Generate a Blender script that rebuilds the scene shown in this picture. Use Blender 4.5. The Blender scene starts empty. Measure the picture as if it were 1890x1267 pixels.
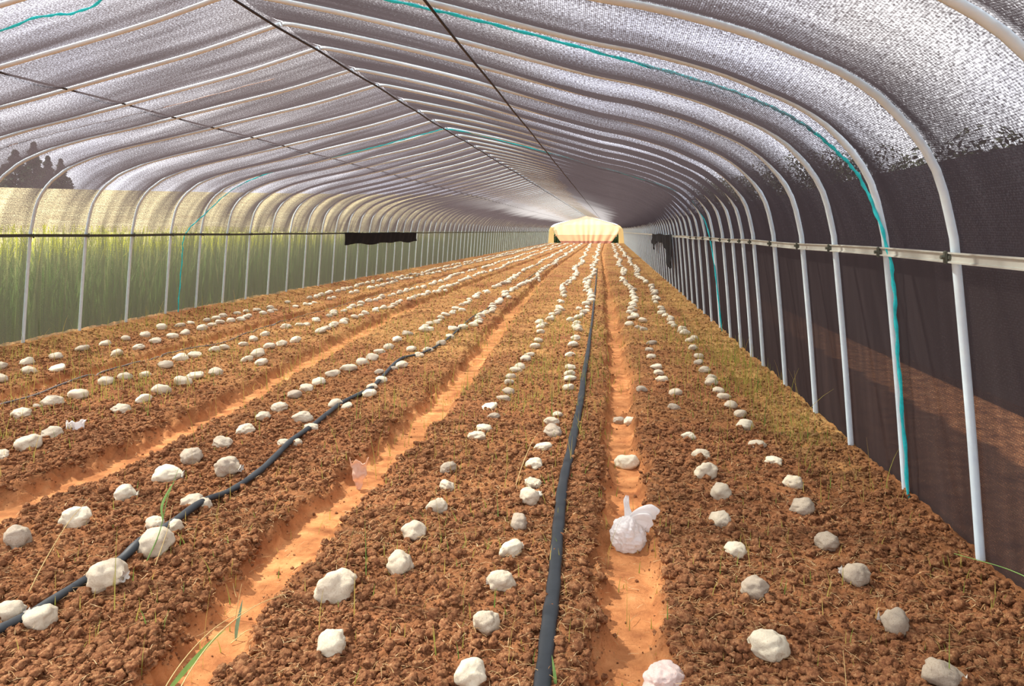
import bpy, bmesh, math, random
import numpy as np
from mathutils import Vector, Matrix

scene = bpy.context.scene
COL = scene.collection
rng = np.random.default_rng(7)
random.seed(7)

# ------------------------------------------------------------------ camera
CAM_H = 1.2734
YAW = 0.129
cam_data = bpy.data.cameras.new('camera')
cam_data.sensor_fit = 'HORIZONTAL'
cam_data.sensor_width = 36.0
cam_data.lens = 36.0 * 1400.0 / 1890.0
cam_data.shift_x = 0.0
cam_data.shift_y = -206.4 / 1890.0
cam_data.clip_start = 0.05
cam_data.clip_end = 2000
cam = bpy.data.objects.new('camera', cam_data)
COL.objects.link(cam)
cam.location = (0, 0, CAM_H)
cam.rotation_euler = (math.pi / 2, 0, YAW)
scene.camera = cam

# ------------------------------------------------------------------ light
scene.view_settings.view_transform = 'Standard'
scene.view_settings.look = 'None'
scene.view_settings.gamma = 1.0
scene.view_settings.use_curve_mapping = False
scene.view_settings.exposure = 0.0
scene.cycles.transparent_max_bounces = 24

world = bpy.data.worlds.new('sky')
scene.world = world
world.use_nodes = True
wn = world.node_tree.nodes
wl = world.node_tree.links
wn.clear()
w_out = wn.new('ShaderNodeOutputWorld')
w_bg = wn.new('ShaderNodeBackground')
w_tc = wn.new('ShaderNodeTexCoord')
w_nz = wn.new('ShaderNodeTexNoise')
w_nz.inputs['Scale'].default_value = 2.2
w_nz.inputs['Detail'].default_value = 5
w_rp = wn.new('ShaderNodeValToRGB')
w_rp.color_ramp.elements[0].position = 0.38
w_rp.color_ramp.elements[0].color = (0.84, 0.86, 1.0, 1)
w_rp.color_ramp.elements[1].position = 0.6
w_rp.color_ramp.elements[1].color = (1.0, 0.97, 0.97, 1)
wl.new(w_tc.outputs['Generated'], w_nz.inputs['Vector'])
wl.new(w_nz.outputs['Fac'], w_rp.inputs['Fac'])
wl.new(w_rp.outputs['Color'], w_bg.inputs['Color'])
wl.new(w_bg.outputs['Background'], w_out.inputs['Surface'])
w_bg.inputs['Strength'].default_value = 3.4

sun_data = bpy.data.lights.new('sun', 'SUN')
sun_data.energy = 18.0
sun_data.angle = math.radians(1.2)
sun_data.color = (1.0, 0.94, 0.83)
sun = bpy.data.objects.new('sun', sun_data)
COL.objects.link(sun)
sun.rotation_euler = Vector((0.62, -0.20, -0.76)).to_track_quat('-Z', 'Y').to_euler()

# ------------------------------------------------------------------ helpers
def hsh(ix, iy, iz, s=0):
    n = (ix.astype(np.int64) * 374761393 + iy.astype(np.int64) * 668265263 + iz.astype(np.int64) * 2147483647 + s * 1274126177) & 0xFFFFFFFF
    n = ((n ^ (n >> 13)) * 1274126177) & 0xFFFFFFFF
    n = ((n ^ (n >> 16)) * 2246822519) & 0xFFFFFFFF
    n = n ^ (n >> 15)
    return (n & 0xFFFFFF) / float(0xFFFFFF)

def vnoise(P, s=0):
    """smooth value noise in [-1, 1]; P is (n, 3)"""
    i = np.floor(P)
    f = P - i
    i = i.astype(np.int64)
    u = f * f * (3 - 2 * f)
    r = np.zeros(len(P))
    for dx in (0, 1):
        wx = u[:, 0] if dx else 1 - u[:, 0]
        for dy in (0, 1):
            wy = u[:, 1] if dy else 1 - u[:, 1]
            for dz in (0, 1):
                wz = u[:, 2] if dz else 1 - u[:, 2]
                r += wx * wy * wz * hsh(i[:, 0] + dx, i[:, 1] + dy, i[:, 2] + dz, s)
    return r * 2 - 1

def noise2(X, Y, sc, s=0):
    return vnoise(np.stack([X * sc, Y * sc, np.full_like(X, 0.37)], 1), s)

def worley2(X, Y, sc, s=0):
    x = X * sc; y = Y * sc
    ix = np.floor(x).astype(np.int64); iy = np.floor(y).astype(np.int64)
    best = np.full(len(X), 9.0)
    zz = np.zeros_like(ix)
    for dx in (-1, 0, 1):
        for dy in (-1, 0, 1):
            cx = ix + dx; cy = iy + dy
            px = cx + hsh(cx, cy, zz, s); py = cy + hsh(cx, cy, zz + 1, s)
            best = np.minimum(best, (px - x) ** 2 + (py - y) ** 2)
    return np.sqrt(best)

def smooth(a, b, x):
    t = np.clip((x - a) / (b - a), 0, 1)
    return t * t * (3 - 2 * t)

def mesh_np(name, V, F, mat, smooth_shade=True, attr=None, uv=None, mats=None, midx=None):
    """V (n,3); F (m,k) constant-size faces"""
    V = np.asarray(V, dtype=np.float32); F = np.asarray(F, dtype=np.int32)
    me = bpy.data.meshes.new(name)
    k = F.shape[1]
    me.vertices.add(len(V)); me.vertices.foreach_set('co', V.ravel())
    me.loops.add(F.size); me.loops.foreach_set('vertex_index', F.ravel())
    me.polygons.add(len(F))
    me.polygons.foreach_set('loop_start', np.arange(0, F.size, k, dtype=np.int32))
    me.polygons.foreach_set('loop_total', np.full(len(F), k, dtype=np.int32))
    me.update(calc_edges=True)
    me.polygons.foreach_set('use_smooth', np.full(len(F), smooth_shade, dtype=bool))
    if attr is not None:
        for an, av in attr.items():
            a = me.attributes.new(an, 'FLOAT', 'POINT')
            a.data.foreach_set('value', np.asarray(av, dtype=np.float32))
    if uv is not None:
        l = me.uv_layers.new(name='UVMap')
        l.data.foreach_set('uv', np.asarray(uv, dtype=np.float32)[F.ravel()].ravel())
    if mat: me.materials.append(mat)
    if mats:
        for m in mats: me.materials.append(m)
        me.polygons.foreach_set('material_index', np.asarray(midx, dtype=np.int32))
    me.validate()
    return me

def link(name, me, parent=None, loc=(0, 0, 0), rot=(0, 0, 0), scale=(1, 1, 1)):
    o = bpy.data.objects.new(name, me)
    COL.objects.link(o)
    if parent is not None: o.parent = parent
    o.location = loc; o.rotation_euler = rot; o.scale = scale
    return o

def empty(name, loc=(0, 0, 0), rot=(0, 0, 0)):
    o = bpy.data.objects.new(name, None)
    o.empty_display_size = 0.1
    COL.objects.link(o)
    o.location = loc; o.rotation_euler = rot
    return o

def tag(o, label=None, cat=None, group=None, kind=None):
    if label: o['label'] = label
    if cat: o['category'] = cat
    if group: o['group'] = group
    if kind: o['kind'] = kind
    return o

def tube_np(P, r, n=8, flat=1.0, closed_ends=True, up=(0, 0, 1)):
    """tube along polyline P; r scalar or per-point; flat = height/width"""
    P = np.asarray(P, float); m = len(P)
    r = np.full(m, r) if np.isscalar(r) else np.asarray(r, float)
    T = np.gradient(P, axis=0)
    T /= np.linalg.norm(T, axis=1)[:, None] + 1e-12
    U = np.tile(np.asarray(up, float), (m, 1))
    S = np.cross(T, U); L = np.linalg.norm(S, axis=1)
    bad = L < 1e-3
    S[bad] = np.cross(T[bad], np.array([0, 1.0, 0])); L = np.linalg.norm(S, axis=1)
    S /= L[:, None]
    N = np.cross(S, T)
    a = np.linspace(0, 2 * np.pi, n, endpoint=False)
    V = (P[:, None, :] + r[:, None, None] * (np.cos(a)[None, :, None] * S[:, None, :] + flat * np.sin(a)[None, :, None] * N[:, None, :])).reshape(-1, 3)
    i = np.arange(m - 1)[:, None] * n; j = np.arange(n)[None, :]; j2 = (j + 1) % n
    F = np.stack([i + j, i + j2, i + n + j2, i + n + j], -1).reshape(-1, 4)
    if closed_ends:
        c0 = len(V); V = np.vstack([V, P[0], P[-1]])
        jj = np.arange(n); j2 = (jj + 1) % n
        F = np.vstack([F, np.stack([np.full(n, c0), j2, jj, jj], 1), np.stack([np.full(n, c0 + 1), (m - 1) * n + jj, (m - 1) * n + j2, (m - 1) * n + j2], 1)])
        # degenerate quads -> handled by making last vertex distinct
        F = F.copy()
    return V, F

def tube_mesh(name, P, r, mat, n=8, flat=1.0, up=(0, 0, 1)):
    V, F = tube_np(P, r, n, flat, False, up)
    me = bpy.data.meshes.new(name)
    m = len(P)
    faces = [tuple(int(q) for q in f) for f in F]
    faces.append(tuple(range(n - 1, -1, -1)))
    faces.append(tuple((m - 1) * n + q for q in range(n)))
    me.from_pydata([tuple(v) for v in V], [], faces)
    me.materials.append(mat)
    for p in me.polygons: p.use_smooth = len(p.vertices) == 4
    me.update()
    return me

def spline(P, n):
    """Catmull-Rom resample of control points"""
    P = np.asarray(P, float)
    Q = np.vstack([2 * P[0] - P[1], P, 2 * P[-1] - P[-2]])
    seg = len(P) - 1
    t = np.linspace(0, seg, n); i = np.minimum(t.astype(int), seg - 1); f = (t - i)[:, None]
    a, b, c, d = Q[i], Q[i + 1], Q[i + 2], Q[i + 3]
    return 0.5 * (2 * b + (c - a) * f + (2 * a - 5 * b + 4 * c - d) * f ** 2 + (3 * b - a - 3 * c + d) * f ** 3)

ONES = 'zeroth first second third fourth fifth sixth seventh eighth ninth tenth eleventh twelfth thirteenth fourteenth fifteenth sixteenth seventeenth eighteenth nineteenth'.split()
TENS = 'x x twenty thirty forty fifty sixty seventy eighty ninety'.split()
TENTH = 'x x twentieth thirtieth fortieth fiftieth sixtieth seventieth eightieth ninetieth'.split()
def ordinal(n):
    if n < 20: return ONES[n]
    if n % 10 == 0: return TENTH[n // 10]
    return TENS[n // 10] + '-' + ONES[n % 10]

# ------------------------------------------------------------------ materials
class NT:
    def __init__(self, name):
        self.m = bpy.data.materials.new(name); self.m.use_nodes = True
        self.t = self.m.node_tree; self.t.nodes.clear()
        self.out = self.t.nodes.new('ShaderNodeOutputMaterial')
    def n(self, typ, **kw):
        nd = self.t.nodes.new(typ)
        for k, v in kw.items():
            if k in nd.inputs: nd.inputs[k].default_value = v
            else: setattr(nd, k, v)
        return nd
    def l(self, a, b): self.t.links.new(a, b)
    def math(self, op, a, b=None, c=None, clamp=False):
        nd = self.t.nodes.new('ShaderNodeMath'); nd.operation = op; nd.use_clamp = clamp
        for i, v in enumerate((a, b, c)):
            if v is None: continue
            if hasattr(v, 'is_output'): self.l(v, nd.inputs[i])
            else: nd.inputs[i].default_value = v
        return nd.outputs[0]
    def noise(self, vec, scale, detail=3.0, rough=0.55):
        nd = self.n('ShaderNodeTexNoise', Scale=scale, Detail=detail, Roughness=rough)
        if vec is not None: self.l(vec, nd.inputs['Vector'])
        return nd.outputs['Fac']
    def ramp(self, fac, stops):
        nd = self.n('ShaderNodeValToRGB')
        e = nd.color_ramp.elements
        while len(e) < len(stops): e.new(0.5)
        for el, (p, c) in zip(e, stops):
            el.position = p; el.color = (c[0], c[1], c[2], 1)
        self.l(fac, nd.inputs['Fac'])
        return nd.outputs['Color']
    def mix(self, fac, a, b):
        nd = self.n('ShaderNodeMix', data_type='RGBA')
        for sock, v in ((nd.inputs['Factor'], fac), (nd.inputs['A'] if False else nd.inputs[6], a), (nd.inputs[7], b)):
            if hasattr(v, 'is_output'): self.l(v, sock)
            elif isinstance(v, tuple): sock.default_value = (v[0], v[1], v[2], 1)
            else: sock.default_value = v
        return nd.outputs[2]
    def pbsdf(self, color, rough=0.9, bump=None, bump_d=0.01, spec=0.2, metal=0.0, sub=0.0):
        b = self.n('ShaderNodeBsdfPrincipled', Roughness=rough, Metallic=metal)
        b.inputs['Specular IOR Level'].default_value = spec
        if isinstance(color, tuple): b.inputs['Base Color'].default_value = (color[0], color[1], color[2], 1)
        else: self.l(color, b.inputs['Base Color'])
        if bump is not None:
            bp = self.n('ShaderNodeBump', Strength=1.0, Distance=bump_d)
            self.l(bump, bp.inputs['Height']); self.l(bp.outputs['Normal'], b.inputs['Normal'])
        return b.outputs['BSDF']
    def done(self, sh):
        self.l(sh, self.out.inputs['Surface']); return self.m
    def obj(self): return self.n('ShaderNodeTexCoord').outputs['Object']
    def geo(self): return self.n('ShaderNodeNewGeometry').outputs['Position']
    def attr(self, nm):
        a = self.n('ShaderNodeAttribute'); a.attribute_name = nm; return a.outputs['Fac']
    def rnd(self): return self.n('ShaderNodeObjectInfo').outputs['Random']

def simple(name, col, rough=0.8, spec=0.2, metal=0.0, var=0.15, scale=30, bump=0.0, translucent=0.0):
    t = NT(name); p = t.obj()
    n = t.noise(p, scale)
    c = t.mix(n, tuple(x * (1 - var) for x in col), tuple(min(1, x * (1 + var)) for x in col))
    s = t.pbsdf(c, rough, n if bump else None, bump, spec, metal)
    if translucent:
        tr = t.n('ShaderNodeBsdfTranslucent'); t.l(c, tr.inputs['Color'])
        mx = t.n('ShaderNodeMixShader', Fac=translucent); t.l(s, mx.inputs[1]); t.l(tr.outputs[0], mx.inputs[2]); s = mx.outputs[0]
    return t.done(s)

def net_material(name, col, t0, grain, streak, transl=0.5, gscale=230.0, stretch=(1.0, 0.45), ks=(5.0, 0.5), pale=None):
    """knitted shade net: threads with open holes; the holes close up when the cloth is seen edge-on"""
    t = NT(name)
    uv = t.n('ShaderNodeUVMap').outputs['UV']
    mp = t.n('ShaderNodeMapping'); t.l(uv, mp.inputs['Vector'])
    mp.inputs['Scale'].default_value = (stretch[0], stretch[1], 1)
    g1 = t.noise(mp.outputs[0], gscale, 2.0, 0.6)
    mp2 = t.n('ShaderNodeMapping'); t.l(uv, mp2.inputs['Vector'])
    mp2.inputs['Scale'].default_value = (ks[0], ks[1], 1)
    g2 = t.noise(mp2.outputs[0], 1.0, 4.0, 0.6)
    wv = t.n('ShaderNodeTexWave', Scale=34.0, Distortion=1.2, Detail=1.0)
    wv.bands_direction = 'Y'; t.l(uv, wv.inputs['Vector'])
    a = t.math('MULTIPLY', t.math('SUBTRACT', g1, 0.5), grain)
    b = t.math('MULTIPLY', t.math('SUBTRACT', g2, 0.5), streak)
    c = t.math('MULTIPLY', t.math('SUBTRACT', wv.outputs['Fac'], 0.5), grain * 0.12)
    tr = t.math('ADD', t.math('ADD', t.math('ADD', t0, a), b), c)
    tr = t.math('MINIMUM', t.math('MAXIMUM', tr, 0.04), 0.96)
    ge = t.n('ShaderNodeNewGeometry')
    dp = t.n('ShaderNodeVectorMath', operation='DOT_PRODUCT')
    t.l(ge.outputs['Normal'], dp.inputs[0]); t.l(ge.outputs['Incoming'], dp.inputs[1])
    cs = t.math('MAXIMUM', t.math('ABSOLUTE', dp.outputs['Value']), 0.12)
    T = t.math('POWER', tr, t.math('DIVIDE', 1.2, cs))
    df = t.n('ShaderNodeBsdfDiffuse'); tl = t.n('ShaderNodeBsdfTranslucent')
    cc = t.mix(g2, tuple(x * 0.75 for x in col), tuple(x * 1.25 for x in col))
    if pale: cc = t.mix(t.attr('far_pale'), cc, pale)
    t.l(cc, df.inputs['Color']); t.l(cc, tl.inputs['Color'])
    mx = t.n('ShaderNodeMixShader', Fac=transl); t.l(df.outputs[0], mx.inputs[1]); t.l(tl.outputs[0], mx.inputs[2])
    tp = t.n('ShaderNodeBsdfTransparent')
    m2 = t.n('ShaderNodeMixShader'); t.l(T, m2.inputs[0]); t.l(mx.outputs[0], m2.inputs[1]); t.l(tp.outputs[0], m2.inputs[2])
    return t.done(m2.outputs[0])

def soil_material():
    t = NT('red_soil'); p = t.geo()
    n1 = t.noise(p, 55, 6, 0.65); n2 = t.noise(p, 2.2, 3); n3 = t.noise(p, 260, 2, 0.6)
    bed = t.ramp(n1, [(0.28, (0.060, 0.024, 0.012)), (0.45, (0.18, 0.070, 0.034)), (0.62, (0.32, 0.135, 0.065)), (0.78, (0.52, 0.26, 0.13))])
    bed2 = t.mix(n2, bed, t.mix(0.5, bed, (0.36, 0.17, 0.06)))
    fur = t.ramp(t.noise(p, 9, 5, 0.6), [(0.3, (0.32, 0.12, 0.05)), (0.48, (0.52, 0.22, 0.085)), (0.62, (0.66, 0.30, 0.12)), (0.8, (0.78, 0.42, 0.19))])
    weed = t.ramp(t.noise(p, 24, 4, 0.7), [(0.3, (0.20, 0.085, 0.03)), (0.5, (0.44, 0.24, 0.085)), (0.7, (0.62, 0.44, 0.18))])
    bed2 = t.mix(t.attr('weedy'), bed2, weed)
    c = t.mix(t.attr('furrow'), bed2, fur)
    h = t.math('ADD', t.math('MULTIPLY', n1, 1.0), t.math('MULTIPLY', n3, 0.4))
    return t.done(t.pbsdf(c, 1.0, h, 0.006, 0.05))

def clod_material():
    t = NT('soil_clod'); p = t.geo()
    n0 = t.noise(p, 60, 4, 0.7); n1 = t.noise(p, 170, 4, 0.65)
    c = t.ramp(n0, [(0.28, (0.12, 0.046, 0.024)), (0.45, (0.29, 0.126, 0.060)), (0.60, (0.46, 0.232, 0.108)), (0.74, (0.78, 0.50, 0.28))])
    c = t.mix(t.math('MULTIPLY', n1, 0.5), c, (0.13, 0.048, 0.024))
    c = t.mix(t.attr('weedy'), c, t.mix(n0, (0.28, 0.13, 0.05), (0.56, 0.36, 0.15)))
    return t.done(t.pbsdf(c, 1.0, n1, 0.008, 0.05))

def bag_material(name, base, dirt, amount):
    t = NT(name); p = t.obj(); r = t.rnd()
    n1 = t.noise(p, 26, 5, 0.6); n2 = t.noise(p, 90, 3)
    c = t.mix(n1, tuple(x * 0.70 for x in base), base)
    mk = t.math('MULTIPLY', t.math('SUBTRACT', n1, 0.5), 5.0, clamp=True)
    c = t.mix(t.math('MULTIPLY', mk, t.math('ADD', amount, t.math('MULTIPLY', r, amount))), c, dirt)
    n3 = t.noise(p, 9, 6, 0.68)
    return t.done(t.pbsdf(c, 0.55, t.math('ADD', n3, t.math('MULTIPLY', n2, 0.3)), 0.0045, 0.25))

M = {}
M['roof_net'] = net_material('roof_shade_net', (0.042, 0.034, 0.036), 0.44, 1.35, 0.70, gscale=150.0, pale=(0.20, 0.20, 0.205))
M['left_net'] = net_material('left_side_net', (0.055, 0.055, 0.040), 0.45, 1.2, 0.9, ks=(9.0, 0.6))
M['right_net'] = net_material('right_side_net', (0.045, 0.036, 0.036), 0.40, 0.6, 0.25, ks=(9.0, 0.6))
M['other_net'] = net_material('neighbour_net', (0.035, 0.032, 0.036), 0.12, 0.2, 0.1)
M['steel'] = simple('galvanised_steel', (0.72, 0.87, 0.98), 0.42, 0.5, 0.0, 0.1, 25)
M['dark_steel'] = simple('dark_purlin_steel', (0.045, 0.04, 0.042), 0.6, 0.3)
M['rail'] = simple('pale_rail_steel', (0.50, 0.51, 0.46), 0.5, 0.4, 0.0, 0.15, 14)
M['dark_rail'] = simple('backlit_rail_steel', (0.10, 0.11, 0.085), 0.6, 0.3)  # left rail's backlit darkness put into its steel colour; clips share it
M['rope'] = simple('teal_rope', (0.06, 0.74, 0.80), 0.6, 0.3, 0.0, 0.3, 60, translucent=0.45)
M['wire'] = simple('white_wire', (0.78, 0.74, 0.74), 0.5, 0.3)
M['hose'] = simple('black_hose', (0.020, 0.026, 0.032), 0.5, 0.4, 0.0, 0.35, 35)
M['thin_hose'] = simple('grey_hose', (0.16, 0.14, 0.13), 0.6, 0.3)
M['cloth'] = simple('black_cloth', (0.018, 0.018, 0.02), 0.9, 0.1)
M['soil'] = soil_material()
M['clod'] = clod_material()
M['bag_b'] = bag_material('bag_cream', (0.93, 0.85, 0.64), (0.52, 0.38, 0.22), 0.32)
M['bag_n'] = bag_material('bag_pale', (0.80, 0.70, 0.52), (0.40, 0.29, 0.18), 0.42)
M['bag_g'] = bag_material('bag_grey', (0.58, 0.49, 0.37), (0.30, 0.225, 0.15), 0.55)
M['bag_p'] = bag_material('bag_pink', (0.90, 0.74, 0.66), (0.62, 0.34, 0.24), 0.40)
M['bag_tie'] = bag_material('bag_tied_end', (0.90, 0.87, 0.78), (0.6, 0.5, 0.4), 0.2)
def plastic(name, col, tl=0.45):
    t = NT(name); p = t.obj(); n = t.noise(p, 60, 3)
    c = t.mix(n, tuple(x * 0.93 for x in col), col)
    s = t.pbsdf(c, 0.35, n, 0.003, 0.5)
    tr = t.n('ShaderNodeBsdfTranslucent'); t.l(c, tr.inputs['Color'])
    mx = t.n('ShaderNodeMixShader', Fac=tl); t.l(s, mx.inputs[1]); t.l(tr.outputs[0], mx.inputs[2])
    return t.done(mx.outputs[0])
M['plastic'] = plastic('white_plastic', (0.97, 0.955, 0.93))
M['pink_plastic'] = plastic('pale_torn_plastic', (0.86, 0.62, 0.46))
def blade_material(name, stops):
    t = NT(name); a = t.attr('tint'); c = t.ramp(a, stops)
    s = t.pbsdf(c, 0.7, None, 0, 0.15)
    tr = t.n('ShaderNodeBsdfTranslucent'); t.l(c, tr.inputs['Color'])
    mx = t.n('ShaderNodeMixShader', Fac=0.35); t.l(s, mx.inputs[1]); t.l(tr.outputs[0], mx.inputs[2])
    return t.done(mx.outputs[0])
M['grass'] = blade_material('bed_grass', [(0.0, (0.62, 0.45, 0.17)), (0.5, (0.50, 0.42, 0.10)), (0.8, (0.26, 0.36, 0.07)), (1.0, (0.15, 0.32, 0.07))])
M['straw'] = blade_material('straw', [(0.0, (0.30, 0.16, 0.07)), (0.5, (0.50, 0.32, 0.14)), (1.0, (0.72, 0.56, 0.32))])
M['crop'] = blade_material('crop', [(0.0, (0.06, 0.14, 0.03)), (0.45, (0.14, 0.26, 0.06)), (0.7, (0.24, 0.28, 0.12)), (0.86, (0.36, 0.38, 0.15)), (1.0, (0.86, 0.86, 0.04))])
M['leafy'] = simple('green_leaf', (0.26, 0.46, 0.13), 0.6, 0.3, 0, 0.3, 40, translucent=0.3)
M['bluegreen'] = simple('blue_green_leaf', (0.22, 0.36, 0.22), 0.6, 0.3, 0, 0.3, 40, translucent=0.2)
M['stalk'] = simple('dry_stalk', (0.66, 0.50, 0.22), 0.7, 0.2, 0, 0.3, 40)
M['conifer'] = simple('conifer_foliage', (0.07, 0.10, 0.055), 0.9, 0.1, 0, 0.5, 1.5)
M['bark'] = simple('bark', (0.14, 0.09, 0.06), 0.95, 0.1)
def terrain_material():
    t = NT('outer_field'); p = t.geo()
    f = t.ramp(t.noise(p, 0.8, 5, 0.6), [(0.3, (0.36, 0.29, 0.155)), (0.55, (0.48, 0.42, 0.235)), (0.8, (0.57, 0.52, 0.32))])
    s = t.ramp(t.noise(p, 7, 5, 0.6), [(0.3, (0.17, 0.065, 0.03)), (0.55, (0.42, 0.18, 0.08)), (0.75, (0.60, 0.32, 0.17))])
    g = t.ramp(t.noise(p, 5, 5, 0.6), [(0.3, (0.05, 0.10, 0.025)), (0.7, (0.20, 0.28, 0.08))])
    c = t.mix(t.attr('straw'), s, f); c = t.mix(t.attr('green'), c, g)
    return t.done(t.pbsdf(c, 1.0, None, 0, 0.05))
M['terrain'] = terrain_material()
def curtain_material(nm, c0, c1, tpf):
    t = NT(nm); p = t.obj()
    mp = t.n('ShaderNodeMapping'); t.l(p, mp.inputs['Vector']); mp.inputs['Scale'].default_value = (1.6, 1, 0.15)
    n = t.noise(mp.outputs[0], 1.0, 3)
    c = t.mix(n, c0, c1)
    df = t.n('ShaderNodeBsdfDiffuse'); tl = t.n('ShaderNodeBsdfTranslucent')
    t.l(c, df.inputs['Color']); t.l(c, tl.inputs['Color'])
    mx = t.n('ShaderNodeMixShader', Fac=0.6); t.l(df.outputs[0], mx.inputs[1]); t.l(tl.outputs[0], mx.inputs[2])
    tp = t.n('ShaderNodeBsdfTransparent')
    m2 = t.n('ShaderNodeMixShader', Fac=tpf); t.l(mx.outputs[0], m2.inputs[1]); t.l(tp.outputs[0], m2.inputs[2])
    return t.done(m2.outputs[0])
M['curtain'] = curtain_material('cream_curtain', (0.62, 0.50, 0.28), (0.80, 0.72, 0.46), 0.06)
M['curtain_low'] = curtain_material('salmon_curtain', (0.52, 0.32, 0.18), (0.70, 0.48, 0.28), 0.08)
M['curtain_bottom'] = curtain_material('brown_curtain_bottom', (0.22, 0.10, 0.075), (0.36, 0.18, 0.13), 0.02)
M['dark_weed'] = simple('dark_weed', (0.018, 0.034, 0.012), 0.9, 0.1)  # near-black green stands in for shade behind the end openings

# ------------------------------------------------------------------ tunnel section (metres, half widths from the centre line)
XC = -2.5166
Y_END = 79.4
PR_R = [(0, 2.875), (.16, 2.85), (.8, 2.70), (1.478, 2.52), (2.353, 2.27), (2.656, 2.2), (2.915, 2.125), (3.1, 2.06), (3.23, 2.0), (3.39, 1.925), (3.516, 1.845), (3.61, 1.76), (3.722, 1.62), (3.79, 1.48), (3.835, 1.284), (3.85, 1.17), (3.9, .58), (3.94, 0), (3.95, -.12)]
PR_L = [(0, 2.875), (.16, 2.83), (.68, 2.68), (1.4, 2.51), (2.09, 2.35), (2.67, 2.225), (3.0, 2.14), (3.13, 2.10), (3.406, 1.985), (3.53, 1.90), (3.65, 1.80), (3.763, 1.63), (3.81, 1.48), (3.845, 1.30), (3.86, 1.215), (3.91, .58), (3.95, 0), (3.96, -.12)]
NPROF = 64
def dense(P):
    P = np.array(P); S = spline(P, 600)
    d = np.concatenate([[0], np.cumsum(np.linalg.norm(np.diff(S, axis=0), axis=1))])
    # finer around the shoulder
    return S, d
def resample(P, n=NPROF):
    S, d = dense(P)
    t = np.linspace(0, d[-1], n)
    return np.stack([np.interp(t, d, S[:, 0]), np.interp(t, d, S[:, 1])], 1), t
PROF = {1: resample(PR_R), -1: resample(PR_L)}

# hoop positions along the tunnel: at right rail, at ridge, at left rail
K_NEAR = 0
yr = [2.19, 3.15, 3.9, 4.75, 5.53, 6.45, 7.35, 7.94, 8.59, 9.32]
yt = [2.20, 3.20, 4.02, 4.82, 5.58, 6.35, 7.25, 8.05, 9.0, 9.9]
yl = [2.16, 3.10, 4.00, 4.85, 5.60, 6.30, 6.98, 7.65, 8.55, 9.45, 10.36, 11.18, 12.01, 12.82, 13.7, 14.53, 15.38]
def ext(a, n, step):
    a = list(a)
    while len(a) < n: a.append(a[-1] + step)
    return a
NH = 92
yr = np.array(ext(yr, NH, 0.842)); yt = np.array(ext(yt, NH, 0.842)); yl = np.array(ext(yl, NH, 0.842))
keep = (yt < Y_END - 0.2)
yr, yt, yl = yr[keep], yt[keep], yl[keep]
yr, yt, yl = [np.append(a, Y_END) for a in (yr, yt, yl)]
NH = len(yt)

def hoop_y(k, side, w):
    e = yr[k] if side > 0 else yl[k]
    f = np.clip(w / 3.85, 0, 1)
    return yt[k] + (e - yt[k]) * f

def drift(Y):
    return 0.0 * Y

# ------------------------------------------------------------------ furrows and floor height
FUR = [
    ([(0, 0.06), (2.48, 0.067), (4.05, 0.066), (7.0, 0.076), (14.4, -0.016), (26, -0.2), (44, -0.5), (80, -0.6)], 0.070),
    ([(0, -1.2), (2.2, -1.22), (2.59, -1.30), (3.4, -1.32), (4.05, -1.294), (5.1, -1.282), (6.83, -1.311), (10.9, -1.526), (18.3, -1.78), (26, -1.96), (80, -2.2)], 0.10),
    ([(0, -2.85), (3.32, -2.816), (3.68, -2.772), (4.27, -2.752), (5.13, -2.803), (6.5, -2.93), (8.78, -3.141), (12.5, -3.4), (80, -3.6)], 0.115),
    ([(0, -4.68), (6, -4.68), (10, -4.72), (80, -4.8)], 0.09),
]
def furrow_mask(X, Y):
    m = np.zeros_like(X)
    wig = 0.04 * noise2(X, Y, 2.3, 5) + 0.045 * noise2(X, Y, 8.0, 6) + 0.035 * noise2(X, Y, 25.0, 7) + 0.02 * noise2(X, Y, 60.0, 8) + 0.05 * smooth(8, 22, Y)
    for pts, hw in FUR:
        p = np.array(pts)
        d = np.abs(X - np.interp(Y, p[:, 0], p[:, 1])) + wig
        m = np.maximum(m, 1 - smooth(hw * 0.75, hw * 0.75 + 0.10, d))
    return m
def floor_h(X, Y, detail=True):
    X = np.atleast_1d(np.asarray(X, float)); Y = np.atleast_1d(np.asarray(Y, float))
    m = furrow_mask(X, Y)
    h = 0.018 * noise2(X, Y, 1.7, 1) + 0.014 * noise2(X, Y, 7.0, 2)
    if detail:
        h = h + 0.013 * noise2(X, Y, 24.0, 3) + 0.016 * (0.6 - worley2(X, Y, 22.0, 11)) + 0.009 * (0.6 - worley2(X, Y, 48.0, 12))
    h = h * (1 - 0.8 * m) - 0.085 * m + 0.006 * m * noise2(X, Y, 14.0, 9)
    h = h + 0.05 * smooth(-6.0, -6.5, X) * 1.0
    h = h - 0.35 * smooth(1.47, 1.62, X) - 0.35 * smooth(-6.6, -6.9, X)
    return h
def fh(x, y, detail=False):
    return float(floor_h([x], [y], detail)[0])

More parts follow.
